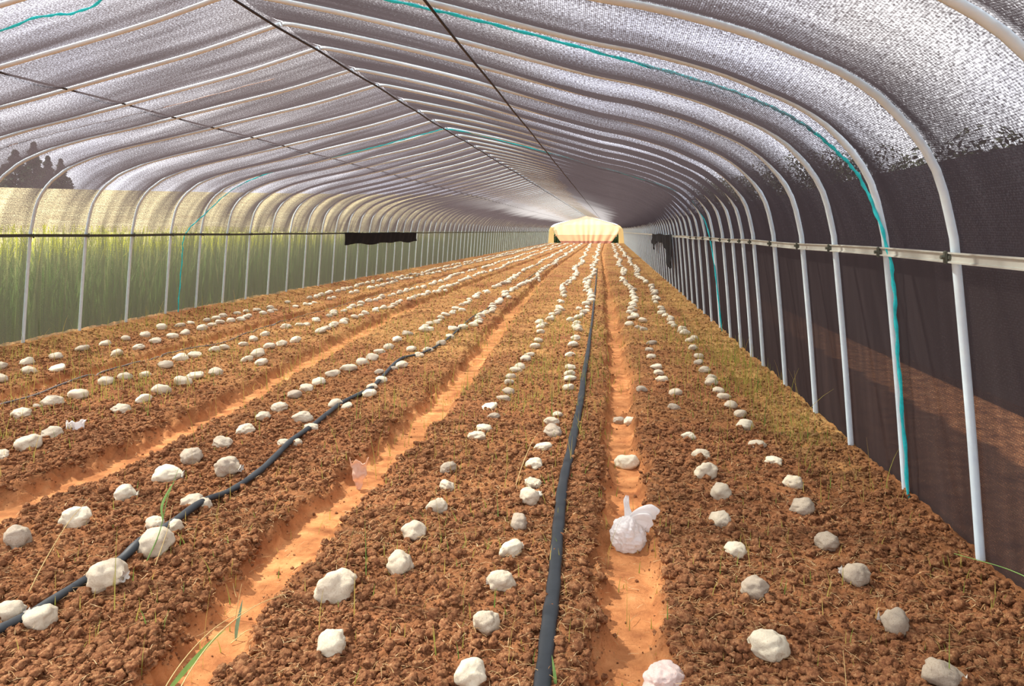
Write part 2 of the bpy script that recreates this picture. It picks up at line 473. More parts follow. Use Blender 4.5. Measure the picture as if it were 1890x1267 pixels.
def weedy(X, Y):
    n = 0.5 + 0.6 * noise2(X, Y, 1.1, 81) + 0.45 * noise2(X, Y, 4.0, 82)
    base = smooth(4.0, 9.0, Y) * 0.46 + 0.05
    base = np.maximum(base, 0.9 * smooth(0.85, 1.15, X) * smooth(3.2, 5.0, Y))
    return np.clip(base * smooth(0.05, 0.95, n + 0.5 * (base - 0.4)) * 1.15, 0, 0.85)
xs = np.concatenate([np.linspace(-7.0, -3.0, 200, endpoint=False), np.arange(-3.0, 1.45, 0.0095), np.linspace(1.45, 1.65, 14)])
ys = [1.2]
while ys[-1] < 81: ys.append(ys[-1] + max(0.0075, 0.0042 * ys[-1]))
ys = np.array(ys)
GX, GY = np.meshgrid(xs, ys)
gx, gy = GX.ravel(), GY.ravel()
gz = floor_h(gx, gy)
V = np.stack([gx, gy, gz], 1)
nx, ny = len(xs), len(ys)
i = (np.arange(ny - 1)[:, None] * nx + np.arange(nx - 1)[None, :]).ravel()
Fq = np.stack([i, i + 1, i + nx + 1, i + nx], 1)
me = mesh_np('floor', V, Fq, M['soil'], True, {'furrow': furrow_mask(gx, gy) * (1 - 0.6 * smooth(5.5, 16, gy)) * (0.72 + 0.28 * smooth(-0.5, 0.2, noise2(gx, gy, 3.0, 91))), 'weedy': weedy(gx, gy)})
floor = tag(link('floor', me), 'red crumbly soil beds with orange trodden furrows between them', 'soil floor', kind='structure')

# coarse soil behind the camera
xs2 = np.linspace(-7, 1.65, 60); ys2 = np.linspace(-4, 1.2, 40)
GX, GY = np.meshgrid(xs2, ys2); gx, gy = GX.ravel(), GY.ravel()
nx, ny = len(xs2), len(ys2)
i = (np.arange(ny - 1)[:, None] * nx + np.arange(nx - 1)[None, :]).ravel()
me = mesh_np('floor_behind', np.stack([gx, gy, floor_h(gx, gy, False)], 1), np.stack([i, i + 1, i + nx + 1, i + nx], 1), M['soil'], True, {'furrow': furrow_mask(gx, gy) * (1 - 0.6 * smooth(5.5, 16, gy)) * (0.72 + 0.28 * smooth(-0.5, 0.2, noise2(gx, gy, 3.0, 91))), 'weedy': weedy(gx, gy)})
tag(link('floor_2', me), 'red soil floor by the tunnel mouth', 'soil floor', kind='structure')

# ------------------------------------------------------------------ net cover
def net_part(name, mat, s0, s1, sides, label, bay=8, sag=0.05, ybehind=-3.0):
    """cloth over the hoops between profile fractions s0..s1 of each side; sags in between the hoops"""
    obs = []
    Vall, Fall, UVall = [], [], []
    off = 0
    # column stations along the tunnel
    ks = []
    for k in range(NH - 1):
        for j in range(bay): ks.append((k, j / bay))
    ks.append((NH - 2, 1.0))
    pre = []
    nb = 5
    for q in range(nb, 0, -1):
        for j in range(bay): pre.append((-q, j / bay))
    for side in sides:
        P, arc = PROF[side]
        idx = np.where((arc >= s0(side)) & (arc <= s1(side)))[0]
        w = P[idx, 0]; z = P[idx, 1]; a = arc[idx]
        # outward normal of the section
        tg = np.gradient(P, axis=0)[idx]; tg /= np.linalg.norm(tg, axis=1)[:, None]
        nw, nz = -tg[:, 1], tg[:, 0]
        amt = np.clip(smooth(0.15, 0.9, z - 1.15 + 0.15), 0, 1)
        amt = amt * (0.35 + 0.65 * smooth(0.6, 2.6, w))
        rows = []
        for (k, f) in pre + ks:
            if k < 0:
                y0 = hoop_y(0, side, w) + (k) * 0.85; y = y0 + f * 0.85
            else:
                y = hoop_y(k, side, w) * (1 - f) + hoop_y(k + 1, side, w) * f
            kk = k * 7.31
            sg = sag * amt * math.sin(math.pi * f) ** 0.8 * (0.75 + 0.5 * (math.sin(kk * 12.9) * 0.5 + 0.5))
            wob = 0.006 * np.sin(a * 3 + kk) * amt
            o = 0.023 - sg + wob * math.sin(math.pi * f)
            ww = w + nw * o; zz = z + nz * o
            rows.append(np.stack([XC + side * ww, y, zz], 1))
        R = np.stack(rows)                                  # (nst, nprof, 3)
        n1, n2 = R.shape[:2]
        Vall.append(R.reshape(-1, 3))
        UVall.append(np.stack([R[:, :, 1], np.tile(a * side, (n1, 1))], -1).reshape(-1, 2))
        i = (np.arange(n1 - 1)[:, None] * n2 + np.arange(n2 - 1)[None, :]).ravel()
        Fq = np.stack([i, i + 1, i + n2 + 1, i + n2], 1)
        if side < 0: Fq = Fq[:, ::-1]
        Fall.append(Fq + off); off += n1 * n2
    VA = np.vstack(Vall); ww = np.abs(VA[:, 0] - XC)
    bl = smooth(20, 46, VA[:, 1] + 2.5 * noise2(VA[:, 0], VA[:, 1], 0.45, 8)) * (1 - smooth(1.9, 2.9, ww + 0.3 * noise2(VA[:, 0], VA[:, 1], 0.8, 9)))  # net threads turn paler near the ridge towards the far end
    me = mesh_np(name, VA, np.vstack(Fall), mat, True, {'far_pale': bl}, np.vstack(UVall))
    return tag(link(name, me), label, 'shade net', kind='structure')

RAIL_Z = {1: 1.172, -1: 1.222}
def arc_at_rail(side):
    P, arc = PROF[side]
    return float(np.interp(-RAIL_Z[side], -P[:, 1], arc))
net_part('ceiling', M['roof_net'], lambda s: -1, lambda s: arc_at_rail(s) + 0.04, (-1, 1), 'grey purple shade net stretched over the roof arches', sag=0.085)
net_part('wall_left', M['left_net'], lambda s: arc_at_rail(s) - 0.06, lambda s: 99, (-1,), 'greenish side net below the left rail', bay=3)
net_part('wall_right', M['right_net'], lambda s: arc_at_rail(s) - 0.06, lambda s: 99, (1,), 'dark side net below the right rail', bay=3)

# ------------------------------------------------------------------ hoops
clip_me = None
def box_np(c, s):
    c = np.array(c); s = np.array(s) / 2
    sg = np.array([(-1, -1, -1), (1, -1, -1), (1, 1, -1), (-1, 1, -1), (-1, -1, 1), (1, -1, 1), (1, 1, 1), (-1, 1, 1)])
    return c + sg * s, np.array([(0, 3, 2, 1), (4, 5, 6, 7), (0, 1, 5, 4), (1, 2, 6, 5), (2, 3, 7, 6), (3, 0, 4, 7)])
def clip_mesh():
    bm = bmesh.new()
    # a wrapped strap with a bolt head
    for (cx, cy, cz, sx, sy, sz) in ((0, 0, 0, .045, .05, .022), (-.026, 0, 0, .012, .024, .05)):
        r = bmesh.ops.create_cube(bm, size=1.0)
        bmesh.ops.scale(bm, vec=(sx, sy, sz), verts=r['verts']); bmesh.ops.translate(bm, vec=(cx, cy, cz), verts=r['verts'])
    bmesh.ops.bevel(bm, geom=bm.edges[:], offset=.004, segments=2, affect='EDGES')
    r = bmesh.ops.create_cone(bm, segments=6, radius1=.009, radius2=.009, depth=.02, cap_ends=True)
    bmesh.ops.rotate(bm, verts=r['verts'], cent=(0, 0, 0), matrix=Matrix.Rotation(math.pi / 2, 3, 'Y')); bmesh.ops.translate(bm, vec=(-.034, 0, 0), verts=r['verts'])
    me = bpy.data.meshes.new('rail_clip'); bm.to_mesh(me); bm.free(); me.materials.append(M['dark_rail']); return me
clip_me = clip_mesh()
far_half = {}
for k in range(NH):
    root = empty('steel_arch', (XC, float(yt[k]), 0))
    if k == NH - 1: where = 'pale galvanised steel arch framing the far end curtain'
    else: where = 'pale galvanised steel arch of the tunnel, %s from the camera' % ordinal(k + 1)
    tag(root, where, 'arch', 'steel arches of the tunnel')
    for side in (1, -1):
        P, arc = PROF[side]
        w = P[:, 0].copy(); z = P[:, 1].copy()
        if k < 18 or (side not in far_half):
            w2 = np.maximum(w, 0.012)
            y = hoop_y(k, side, w2) - yt[k]
            wob = 0.0
            pts = np.stack([side * w2, y, z], 1)
            me = tube_mesh('arch_half', pts, 0.0172, M['steel'], 10 if k < 12 else 7, up=(0, 1, 0))
            if k >= 18: far_half[side] = me
        else: me = far_half[side]
        link('half_arch', me, root)
        if k < 14:
            wz = float(np.interp(-RAIL_Z[side], -P[:, 1], P[:, 0]))
            yy = (yr[k] if side > 0 else yl[k]) - yt[k]
            link('rail_clip', clip_me, root, (side * (wz - 0.012), yy, RAIL_Z[side]), (0, 0, 0 if side > 0 else math.pi))

# ------------------------------------------------------------------ rails, ridge purlin and roof purlins
def strip_along(name, pts, h, t, mat, lip=True):
    """channel rail: flat face with two folded lips, along a polyline"""
    pts = np.asarray(pts, float)
    sec = [(-t / 2, -h / 2), (t / 2, -h / 2), (t / 2, h / 2), (-t / 2, h / 2), (-t / 2, h / 2 - .006), (t * .1, h / 2 - .008), (t * .1, -h / 2 + .008), (-t / 2, -h / 2 + .006)]
    n = len(sec); m = len(pts)
    V = []; F = []
    for p in pts:
        for (a, b) in sec: V.append((p[0] + a * (1 if p[0] > XC else -1), p[1], p[2] + b))
    for i in range(m - 1):
        for j in range(n):
            j2 = (j + 1) % n
            F.append((i * n + j, i * n + j2, (i + 1) * n + j2, (i + 1) * n + j))
    F.append(tuple(range(n))); F.append(tuple((m - 1) * n + j for j in range(n - 1, -1, -1)))
    me = bpy.data.meshes.new(name); me.from_pydata(V, [], F); me.materials.append(mat); me.update()
    return me
for side, mat, lab in ((1, M['rail'], 'pale grey channel rail running along the right net wall'), (-1, M['dark_rail'], 'dark backlit channel rail running along the left net wall')):
    P, arc = PROF[side]
    wz = float(np.interp(-RAIL_Z[side], -P[:, 1], P[:, 0]))
    pts = [(XC + side * (wz - 0.028), y, RAIL_Z[side] + 0.004 * math.sin(y * 1.9)) for y in np.linspace(-0.5, Y_END - 0.1, 160)]
    me = strip_along('side_rail', pts, 0.042 if side > 0 else 0.034, 0.014, mat)
    tag(link('side_rail', me), lab, 'rail')
ridge_pts = [(XC + 0.01 * math.sin(y), y, 2.855 - 0.016 - 0.006 * math.sin(y * 3.7)) for y in np.linspace(-0.5, Y_END - 0.1, 200)]
tag(link('ridge_purlin', tube_mesh('ridge_purlin', ridge_pts, 0.010, M['dark_steel'], 8)), 'dark pipe running along the roof ridge under the arches', 'pipe')
for x, z, lab in ((-0.944, 2.468, 'thin black cable under the right roof slope'), (-4.325, 2.425, 'thin black cable under the left roof slope')):
    pts = [(x, y, z - 0.012 + 0.004 * math.sin(y * 2.3)) for y in np.linspace(-0.5, Y_END - 0.1, 200)]
    tag(link('roof_cable', tube_mesh('roof_cable', pts, 0.0085, M['dark_steel'], 6)), lab, 'cable')

# ------------------------------------------------------------------ ropes pressed on the net
def on_section(side, w=None, z=None, inset=0.0):
    P, arc = PROF[side]
    if z is None: z = float(np.interp(w, P[:, 0], P[:, 1]))
    if w is None: w = float(np.interp(-z, -P[:, 1], P[:, 0]))
    a = float(np.interp(w, P[:, 0], arc)) if w < 3.7 else float(np.interp(-z, -P[:, 1], arc))
    i = int(np.clip(np.searchsorted(arc, a), 1, NPROF - 2)); tg = P[i + 1] - P[i - 1]; tg = tg / np.linalg.norm(tg)
    nw, nz = -tg[1], tg[0]
    return XC + side * (w - nw * inset), z - nz * inset
def rope(label, spec, r=0.008, mat=None, inset=0.02, name='teal_rope', cat='rope'):
    """spec: (side, w or None, z or None, y)"""
    ctr = []
    for (side, w, z, y) in spec:
        x, zz = on_section(side, w, z, inset)
        ctr.append((x, y, zz))
    S = spline(ctr, 16 * len(ctr))
    # a little slack
    S[:, 1] += 0.008 * np.sin(np.arange(len(S)) * 0.9)
    # twisted strand radius
    rr = r * (1 + 0.25 * np.sin(np.arange(len(S)) * 1.7))
    me = tube_mesh(name, S, rr, mat or M['rope'], 6, up=(0, 1, 0))
    return tag(link(name, me), label, cat, group='teal ropes holding the net' if name == 'teal_rope' else None)
rope('bright teal rope pressed on the net beside the third steel arch', [
    (-1, 2.2, None, 4.5), (-1, 1.08, None, 4.25), (-1, .74, None, 4.33), (-1, .2, None, 4.2), (1, .6, None, 4.1), (1, 1.3, None, 4.05), (1, 1.86, None, 4.01), (1, 2.44, None, 4.05), (1, 3.01, None, 4.15), (1, 3.28, None, 4.10), (1, 3.5, None, 4.09), (1, 3.66, None, 4.03), (1, None, 1.51, 3.95), (1, None, 1.14, 3.80), (1, None, .7, 3.81), (1, None, .0, 3.81)])
rope('long teal rope crossing the roof near the twelfth steel arch', [
    (-1, None, 0, 10.65), (-1, None, .84, 10.67), (-1, None, 1.23, 10.71), (-1, None, 1.55, 11.15), (-1, 3.44, None, 11.4), (-1, 2.73, None, 11.24), (-1, 1.84, None, 11.21), (-1, 1.0, None, 11.28), (-1, .26, None, 11.37), (1, .1, None, 11.5), (1, 1.0, None, 11.55), (1, 2.2, None, 11.5), (1, 3.43, None, 11.3), (1, None, 1.59, 10.79), (1, None, 1.11, 10.29), (1, None, .0, 9.87)])
rope('thin white wire under the left roof between two steel arches', [(-1, .56, None, 6.65), (-1, 1.6, None, 6.60), (-1, 2.6, None, 6.52), (-1, 3.18, None, 6.46), (-1, 3.5, None, 6.42)], 0.004, M['wire'], 0.03, 'white_wire', 'wire')

# ------------------------------------------------------------------ black cloths on the rails
def hanging_cloth(name, X, y0, y1, ztop, drop, label, seed, rag=False):
    n, m = 60, 14
    V = []
    for a in range(n + 1):
        u = a / n; y = y0 + (y1 - y0) * u
        for b in range(m + 1):
            v = b / m
            d = drop(u) if callable(drop) else drop
            fold = 0.02 * math.sin(u * 37 + seed) * v + 0.012 * math.sin(u * 90 + v * 4 + seed)
            V.append((X + (0.02 + fold) * (-1 if X > XC else 1), y + 0.05 * math.sin(v * 3 + u * 9) * v, ztop + 0.012 * math.sin(u * 11 + seed) - d * v * (1 + 0.06 * math.sin(u * 23 + seed))))
    F = []
    for a in range(n):
        for b in range(m):
            i = a * (m + 1) + b
            F.append((i, i + 1, i + m + 2, i + m + 1))
    me = mesh_np(name, V, F, M['cloth'])
    o = link(name, me)
    md = o.modifiers.new('thick', 'SOLIDIFY'); md.thickness = 0.006
    return tag(o, label, 'cloth')
hanging_cloth('black_cloth_strip', XC - 3.80, 17.45, 24.25, 1.235, 0.29, 'black cloth strip hung along the left rail', 1.0)
hanging_cloth('black_cloth_rag', XC + 3.79, 15.9, 23.2, 1.20, lambda u: 0.55 * math.exp(-((u - 0.10) / 0.13) ** 2) + 0.22 + 0.25 * math.exp(-((u - 0.9) / 0.08) ** 2), 'ragged black cloth hung on the right rail', 2.0)

# ------------------------------------------------------------------ far end
def end_z(w):
    P, arc = PROF[1]
    return float(np.interp(abs(w), P[:, 0], P[:, 1]))
V, F = [], []
# frame: jamb bands at both sides of the end, following the arch
for side in (1, -1):
    P, arc = PROF[side]
    base = len(V)
    zs = np.linspace(-0.05, 1.75, 12)
    for z in zs:
        wo = float(np.interp(-z, -P[:, 1], P[:, 0])); wi = min(3.36, wo)
        for (w, y) in ((wo, 0), (wi, 0), (wi, .04), (wo, .04)): V.append((XC + side * w, Y_END + y, z))
    for q in range(len(zs) - 1):
        for j in range(4):
            F.append((base + q * 4 + j, base + q * 4 + (j + 1) % 4, base + (q + 1) * 4 + (j + 1) % 4, base + (q + 1) * 4 + j))
me = mesh_np('wall_back', V, F, M['curtain'], False)
tag(link('wall_back', me), 'cream cloth panels flanking the far end opening', 'end wall', kind='structure')
def curtain_piece(name, v0, v1, m, mat, parent):
    n = 90; V = []
    for a in range(n + 1):
        u = a / n * 2 - 1
        for q in range(m + 1):
            z = v0 + (v1 - v0) * q / m if v1 < 9 else None
            f = q / m
            # the two lower corners are gathered inwards; above that the cloth follows the arch
            if z is None:
                wtop = 3.80
                zz = v0 + (2.9 - v0) * f
                wmax = 2.55 + 1.0 * min(1, zz / 1.45)
                w = u * (wmax + (0.22 if zz > 1.5 else 0))
                zr = end_z(min(abs(w), 3.8)) - 0.012
                z = v0 + (max(zr, v0 + 0.02) - v0) * f
                w = u * (2.55 + 1.0 * min(1, z / 1.45))
            else: w = u * (2.55 + 1.0 * min(1, z / 1.45))
            V.append((w, 0.03 * math.sin(u * 30 + 2 * math.sin(u * 5)) * (1 - 0.25 * max(0, z)), z))
    F = [(a * (m + 1) + q, (a + 1) * (m + 1) + q, (a + 1) * (m + 1) + q + 1, a * (m + 1) + q + 1) for a in range(n) for q in range(m)]
    return link(name, mesh_np(name, V, F, mat), parent)
root = empty('end_curtain', (XC, Y_END - 0.08, 0)); tag(root, 'glowing cream curtain closing the far end of the tunnel', 'curtain')
curtain_piece('curtain_cloth', 0.9, 99, 20, M['curtain'], root)
curtain_piece('lower_curtain', 0.26, 0.9, 6, M['curtain_low'], root)['label'] = 'salmon lower part of the curtain'  # curtain colour steps darker and redder towards the bottom
curtain_piece('bottom_curtain', -0.05, 0.26, 4, M['curtain_bottom'], root)['label'] = 'dark brown bottom of the curtain'

# ------------------------------------------------------------------ outside
def terrain_z(X, Y):
    r = np.sqrt(X ** 2 + Y ** 2)
    left = smooth(-9.5, -16, X)
    hill = smooth(14, 95, r) * 5.9
    far = smooth(95, 150, r) * -2.0
    z = -0.30 + left * (hill + far) * 1.0
    z = z + smooth(84, 90, Y) * smooth(-14, -9, X) * (0.9 + 2.0 * smooth(95, 160, Y))
    return z
xs = np.concatenate([np.linspace(-160, -20, 60, endpoint=False), np.linspace(-20, -6.4, 30), np.linspace(1.48, 14, 26), np.linspace(16, 60, 12)])
ys = np.concatenate([np.linspace(-20, 20, 60, endpoint=False), np.linspace(20, 170, 90)])
xs = np.concatenate([np.linspace(-160, -20, 60, endpoint=False), np.linspace(-20, 14, 70), np.linspace(16, 60, 12)])
GX, GY = np.meshgrid(xs, ys); gx, gy = GX.ravel(), GY.ravel()
nx, ny = len(xs), len(ys)
i = (np.arange(ny - 1)[:, None] * nx + np.arange(nx - 1)[None, :]).ravel()
tz = terrain_z(gx, gy)
straw = smooth(-9.5, -12.5, gx + 0.5 * noise2(gx, gy, 0.3, 3))
green = smooth(-7.6, -8.2, gx) * smooth(-12.5, -11.0, gx)
inside = (gx > -6.45) & (gx < 1.45) & (gy > -4) & (gy < Y_END)
tz = np.where(inside, -0.6, tz)
me = mesh_np('ground', np.stack([gx, gy, tz], 1), np.stack([i, i + 1, i + nx + 1, i + nx], 1), M['terrain'], True, {'straw': straw, 'green': green})
tag(link('ground', me), 'straw coloured field rising beyond the tunnel', 'field', kind='structure')

def blades(name, X, Y, Z, H, W, tint0, tint1, mat, lean=0.25, seg=3, flat=False, rs=1):
    """tapered bent blades, one mesh; tint runs from base to tip"""
    r = np.random.default_rng(rs)
    n = len(X)
    ang = r.uniform(0, 2 * np.pi, n); la = r.uniform(0, 2 * np.pi, n); le = np.abs(r.normal(0, lean, n)) * H
    V = np.zeros((n, (seg + 1) * 2, 3)); T = np.zeros((n, (seg + 1) * 2))
    for s in range(seg + 1):
        f = s / seg
        px = X + np.cos(la) * le * f ** 1.6; py = Y + np.sin(la) * le * f ** 1.6
        if flat:
            px = X + np.cos(ang + np.pi / 2) * H * (f - .5); py = Y + np.sin(ang + np.pi / 2) * H * (f - .5); pz = Z + 0.004 + 0.25 * H * r.uniform(0.0, 0.5, n) * np.sin(np.pi * f)
            wd = W * (1 - 0.5 * f)
        else:
            pz = Z + H * f * (1 - 0.15 * f); wd = W * (1 - 0.88 * f)
        for q, sg in ((0, -1), (1, 1)):
            V[:, s * 2 + q, 0] = px + sg * np.cos(ang) * wd / 2
            V[:, s * 2 + q, 1] = py + sg * np.sin(ang) * wd / 2
            V[:, s * 2 + q, 2] = pz
            T[:, s * 2 + q] = tint0 + (tint1 - tint0) * f
    b = np.arange(n)[:, None] * ((seg + 1) * 2)
    F = np.concatenate([np.stack([b[:, 0] + 2 * s, b[:, 0] + 2 * s + 1, b[:, 0] + 2 * s + 3, b[:, 0] + 2 * s + 2], 1) for s in range(seg)])
    return mesh_np(name, V.reshape(-1, 3), F, mat, False, {'tint': T.ravel()})

# flowering crop strip outside the left wall
n = 26000
X = rng.uniform(-11.2, -7.5, n); Y = rng.uniform(3, 40, n)
H = np.clip(rng.normal(1.46, 0.30, n), 0.3, 1.98) * np.where(Y > 22, 0.8, 1.0)
t1 = np.where(rng.random(n) < 0.45, 1.0, rng.uniform(0.3, 0.75, n)); t1 = np.where(H < 1.55, np.minimum(t1, 0.66), 1.0)
me = blades('crop', X, Y, terrain_z(X, Y), H, rng.uniform(0.02, 0.07, n), rng.uniform(0.0, 0.5, n), t1, M['crop'], 0.15, 4, False, 3)
tag(link('flowering_crop', me), 'green flowering crop with yellow tops outside the left net wall', 'crop', kind='stuff')
# dark green growth behind the far end
n = 5000
X = rng.uniform(-9, 4, n); Y = rng.uniform(81, 88, n)
me = blades('weeds', X, Y, terrain_z(X, Y), rng.uniform(0.6, 1.5, n), rng.uniform(0.05, 0.12, n), 0.0, rng.uniform(0.0, 0.3, n), M['dark_weed'], 0.2, 3, False, 4)
tag(link('tall_weeds', me), 'dark green growth beyond the far end openings', 'weeds', kind='stuff')

# conifers on the rise
def conifer(name, x, y, h, rad, label, seed):
    r = np.random.default_rng(seed)
    z0 = float(terrain_z(np.array([x]), np.array([y]))[0])
    root = empty(name, (x, y, z0)); tag(root, label, 'tree', 'conifers on the field rise')
    link('trunk', tube_mesh('trunk', [(0, 0, -0.2), (0.03, 0, h * .4), (0, 0, h * .95)], [h * .03, h * .02, h * .005], M['bark'], 8), root)
    n = 1700
    f = r.random(n) ** 0.8; a = r.uniform(0, 2 * np.pi, n)
    zz = h * (0.06 + 0.94 * f); rr = rad * (1 - f) ** 0.75 * (0.75 + 0.25 * np.sin(f * 34)) * r.uniform(0.35, 1.05, n) + 0.03 * rad
    c = np.stack([np.cos(a) * rr, np.sin(a) * rr, zz], 1)
    d = np.stack([np.cos(a), np.sin(a), np.full(n, -0.25)], 1); L = (h * 0.09 * (1.1 - 0.7 * f))[:, None]
    sd = np.stack([-np.sin(a), np.cos(a), r.normal(0, .5, n)], 1) * (L * 0.45)
    V = np.stack([c - d * L * .4, c + sd, c + d * L, c - sd + np.array([0, 0, 1]) * L * .25], 1).reshape(-1, 3)
    F = np.arange(n * 4).reshape(-1, 4)
    link('crown', mesh_np('crown', V, F, M['conifer'], False), root)
    return root

# neighbouring greenhouse
root = empty('neighbouring_greenhouse', (7.3, 0, -0.3)); tag(root, 'dark net greenhouse standing beyond the right net wall', 'greenhouse')
P, arc = PROF[1]
sec = np.vstack([np.stack([-P[::-1, 0], P[::-1, 1]], 1), np.stack([P[1:, 0], P[1:, 1]], 1)])
ysn = np.linspace(-6, Y_END, 60)
V = np.array([[(s[0], y, s[1] + 0.25) for s in sec] for y in ysn]).reshape(-1, 3)
n2 = len(sec); i = (np.arange(59)[:, None] * n2 + np.arange(n2 - 1)[None, :]).ravel()
au = np.concatenate([-arc[::-1], arc[1:]])
UV = np.array([[(y, a) for a in au] for y in ysn]).reshape(-1, 2)
link('net_cover', mesh_np('net_cover', V, np.stack([i, i + n2, i + n2 + 1, i + 1], 1), M['other_net'], True, None, UV), root)
hp = None
for y in np.arange(0.5, 30, 1.7):
    if hp is None: hp = tube_mesh('hoop', [(s[0] * .995, 0, s[1] + 0.235) for s in sec], 0.014, M['steel'], 6, up=(0, 1, 0))
    link('hoop', hp, root, (0, float(y), 0))

# added trees beyond the neighbouring greenhouse, darkening the view through the roof net
def broad_tree(x, y, h, rad, label, seed):
    r = np.random.default_rng(seed)
    root = empty('added_tree', (x, y, -0.3)); tag(root, label, 'tree')
    link('trunk', tube_mesh('trunk', [(0, 0, -0.2), (0.1, 0.05, h * .35), (0, 0, h * .75)], [0.16, 0.11, 0.04], M['bark'], 8), root)
    n = 2600
    cl = r.normal(0, 1, (14, 3)); cl /= np.linalg.norm(cl, axis=1)[:, None]
    cc = cl * np.array((rad * .62, rad * .62, h * .24)) + np.array((0, 0, h * .62))
    k = r.integers(0, 14, n); d = r.normal(0, 1, (n, 3)); d /= np.linalg.norm(d, axis=1)[:, None]
    c = cc[k] + d * (rad * .5 * r.uniform(.6, 1, n) ** .5)[:, None] * np.array((1, 1, .8))
    L = 0.16 * r.uniform(.7, 1.3, n)[:, None]
    t1 = np.cross(d, r.normal(0, 1, (n, 3))); t1 /= np.linalg.norm(t1, axis=1)[:, None]; t2 = np.cross(d, t1) * .6 + d * .3
    V = np.stack([c - t1 * L, c - t2 * L * .6, c + t1 * L, c + t2 * L * .6], 1).reshape(-1, 3)
    link('crown', mesh_np('crown', V, np.arange(n * 4).reshape(-1, 4), M['broadleaf'], False), root)
M['broadleaf'] = simple('broadleaf_foliage', (0.045, 0.055, 0.028), 0.8, 0.15, 0, 0.5, 2)
for q in range(15):
    yy = 14 + q * 9.5
    broad_tree(15.6 + 0.02 * yy + 1.3 * math.sin(q * 2.3), yy, 3.7 + 0.8 * math.sin(q * 1.7) + 0.055 * yy, 2.9 + 0.014 * yy, 'added broadleaf tree darkening the right roof net, %s from the camera' % ordinal(q + 1), 300 + q)

for (px, dd, h, rad, lab, sd) in ((62, 84, 5.6, 1.35, 'tall dark conifer at the left of the three on the field rise', 1), (88, 86, 4.3, 1.1, 'middle pointed conifer of the three on the field rise', 2), (112, 88, 4.2, 1.0, 'slim pointed conifer at the right of the three on the field rise', 3), (28, 83, 4.6, 2.0, 'broad dark conifer left of the pointed ones on the field rise', 4), (128, 88, 2.0, 0.8, 'small low conifer right of the pointed ones on the field rise', 5), (8, 84, 3.2, 1.8, 'bushy conifer at the left end of the trees on the field rise', 6)):
    t = (px - 945.0) / 1400.0
    conifer('conifer_tree', dd * (t * math.cos(YAW) - math.sin(YAW)), dd * (t * math.sin(YAW) + math.cos(YAW)), h, rad, lab, sd)

# ------------------------------------------------------------------ grow bags
def ico(level):
    bm = bmesh.new(); bmesh.ops.create_icosphere(bm, subdivisions=level, radius=1.0)
    V = np.array([v.co[:] for v in bm.verts]); F = np.array([[v.index for v in f.verts] for f in bm.faces]); bm.free()
    return V, F
ICO = {l: ico(l) for l in (1, 2, 3, 4, 5)}

def bag_shape(level, seed, dims, wr=0.05, tie=True, wide=0.0):
    """lumpy cloth parcel, unit size, x = long axis; folds run towards the tied end at +x"""
    V, F = ICO[level]; d = V.copy(); s = seed * 13.7
    o = np.array([s, s * .7, s * .3])
    r = 1 + 0.22 * vnoise(d * 1.3 + o, 1) + 0.12 * vnoise(d * 2.9 + o, 2)
    th = np.arctan2(d[:, 2], d[:, 1])
    fold = np.abs(vnoise(np.stack([np.cos(th) * 2.3, np.sin(th) * 2.3, d[:, 0] * 0.9], 1) + o, 3))
    r += -wr * 1.8 * (0.5 - fold) * smooth(-0.6, 0.9, d[:, 0])
    ridg = 1 - np.abs(vnoise(d * 3.4 + o, 4)) * 2
    r += wr * 0.55 * ridg + wr * 0.4 * vnoise(d * 8 + o, 5) + wr * 0.25 * vnoise(d * 17 + o, 6)
    P = d * r[:, None]
    # boxier: flatten the parcel faces a little
    P = np.sign(P) * np.abs(P) ** 0.93
    if tie:
        f = smooth(0.62, 1.02, d[:, 0])
        P[:, 1:] *= (1 - 0.45 * f)[:, None]
        P[:, 0] += 0.12 * f
    P = P * (np.array(dims) / 2)
    zf = -dims[2] * 0.36                      # flat where it rests
    P[:, 2] = np.where(P[:, 2] < zf, zf + (P[:, 2] - zf) * 0.25, P[:, 2])
    P[:, 2] -= P[:, 2].min()
    return P, F

def tie_shape(seed, dims):
    """flared pleated tail behind the knot"""
    n, m = 20, 7
    V = []; r = np.random.default_rng(seed + 50)
    ph = r.uniform(0, 6)
    for i in range(m):
        f = i / (m - 1)
        rad = (0.10 - 0.05 * math.sin(math.pi * min(1, f * 2.2)) + 0.06 * f ** 1.5) * dims[1]
        for j in range(n):
            a = 2 * math.pi * j / n
            q = rad * (1 + 0.30 * f * math.sin(a * 5 + ph) + 0.15 * f * math.sin(a * 9 + ph * 2))
            V.append((dims[0] * (0.50 + 0.10 * f), q * math.cos(a), dims[2] * 0.36 + q * math.sin(a) * 0.8 + 0.10 * dims[2] * f))
    F = [(i * n + j, i * n + (j + 1) % n, (i + 1) * n + (j + 1) % n, (i + 1) * n + j) for i in range(m - 1) for j in range(n)]
    return np.array(V), np.array(F)

NV = 9
BAG_HI, BAG_LO, TIE = {}, {}, {}
for v in range(NV):
    r = np.random.default_rng(100 + v)
    dims = (1.0, r.uniform(0.70, 0.95), r.uniform(0.66, 0.84))
    for tone in 'bng':
        P, F = bag_shape(4, v, dims, 0.085)
        BAG_HI[v, tone] = mesh_np('grow_bag', P, F, M['bag_' + tone]); 
        P, F = bag_shape(3, v, dims, 0.085)
        BAG_LO[v, tone] = mesh_np('grow_bag', P, F, M['bag_' + tone])
    P, F = tie_shape(v, dims); TIE[v] = mesh_np('tied_end', P, F, M['bag_tie'])

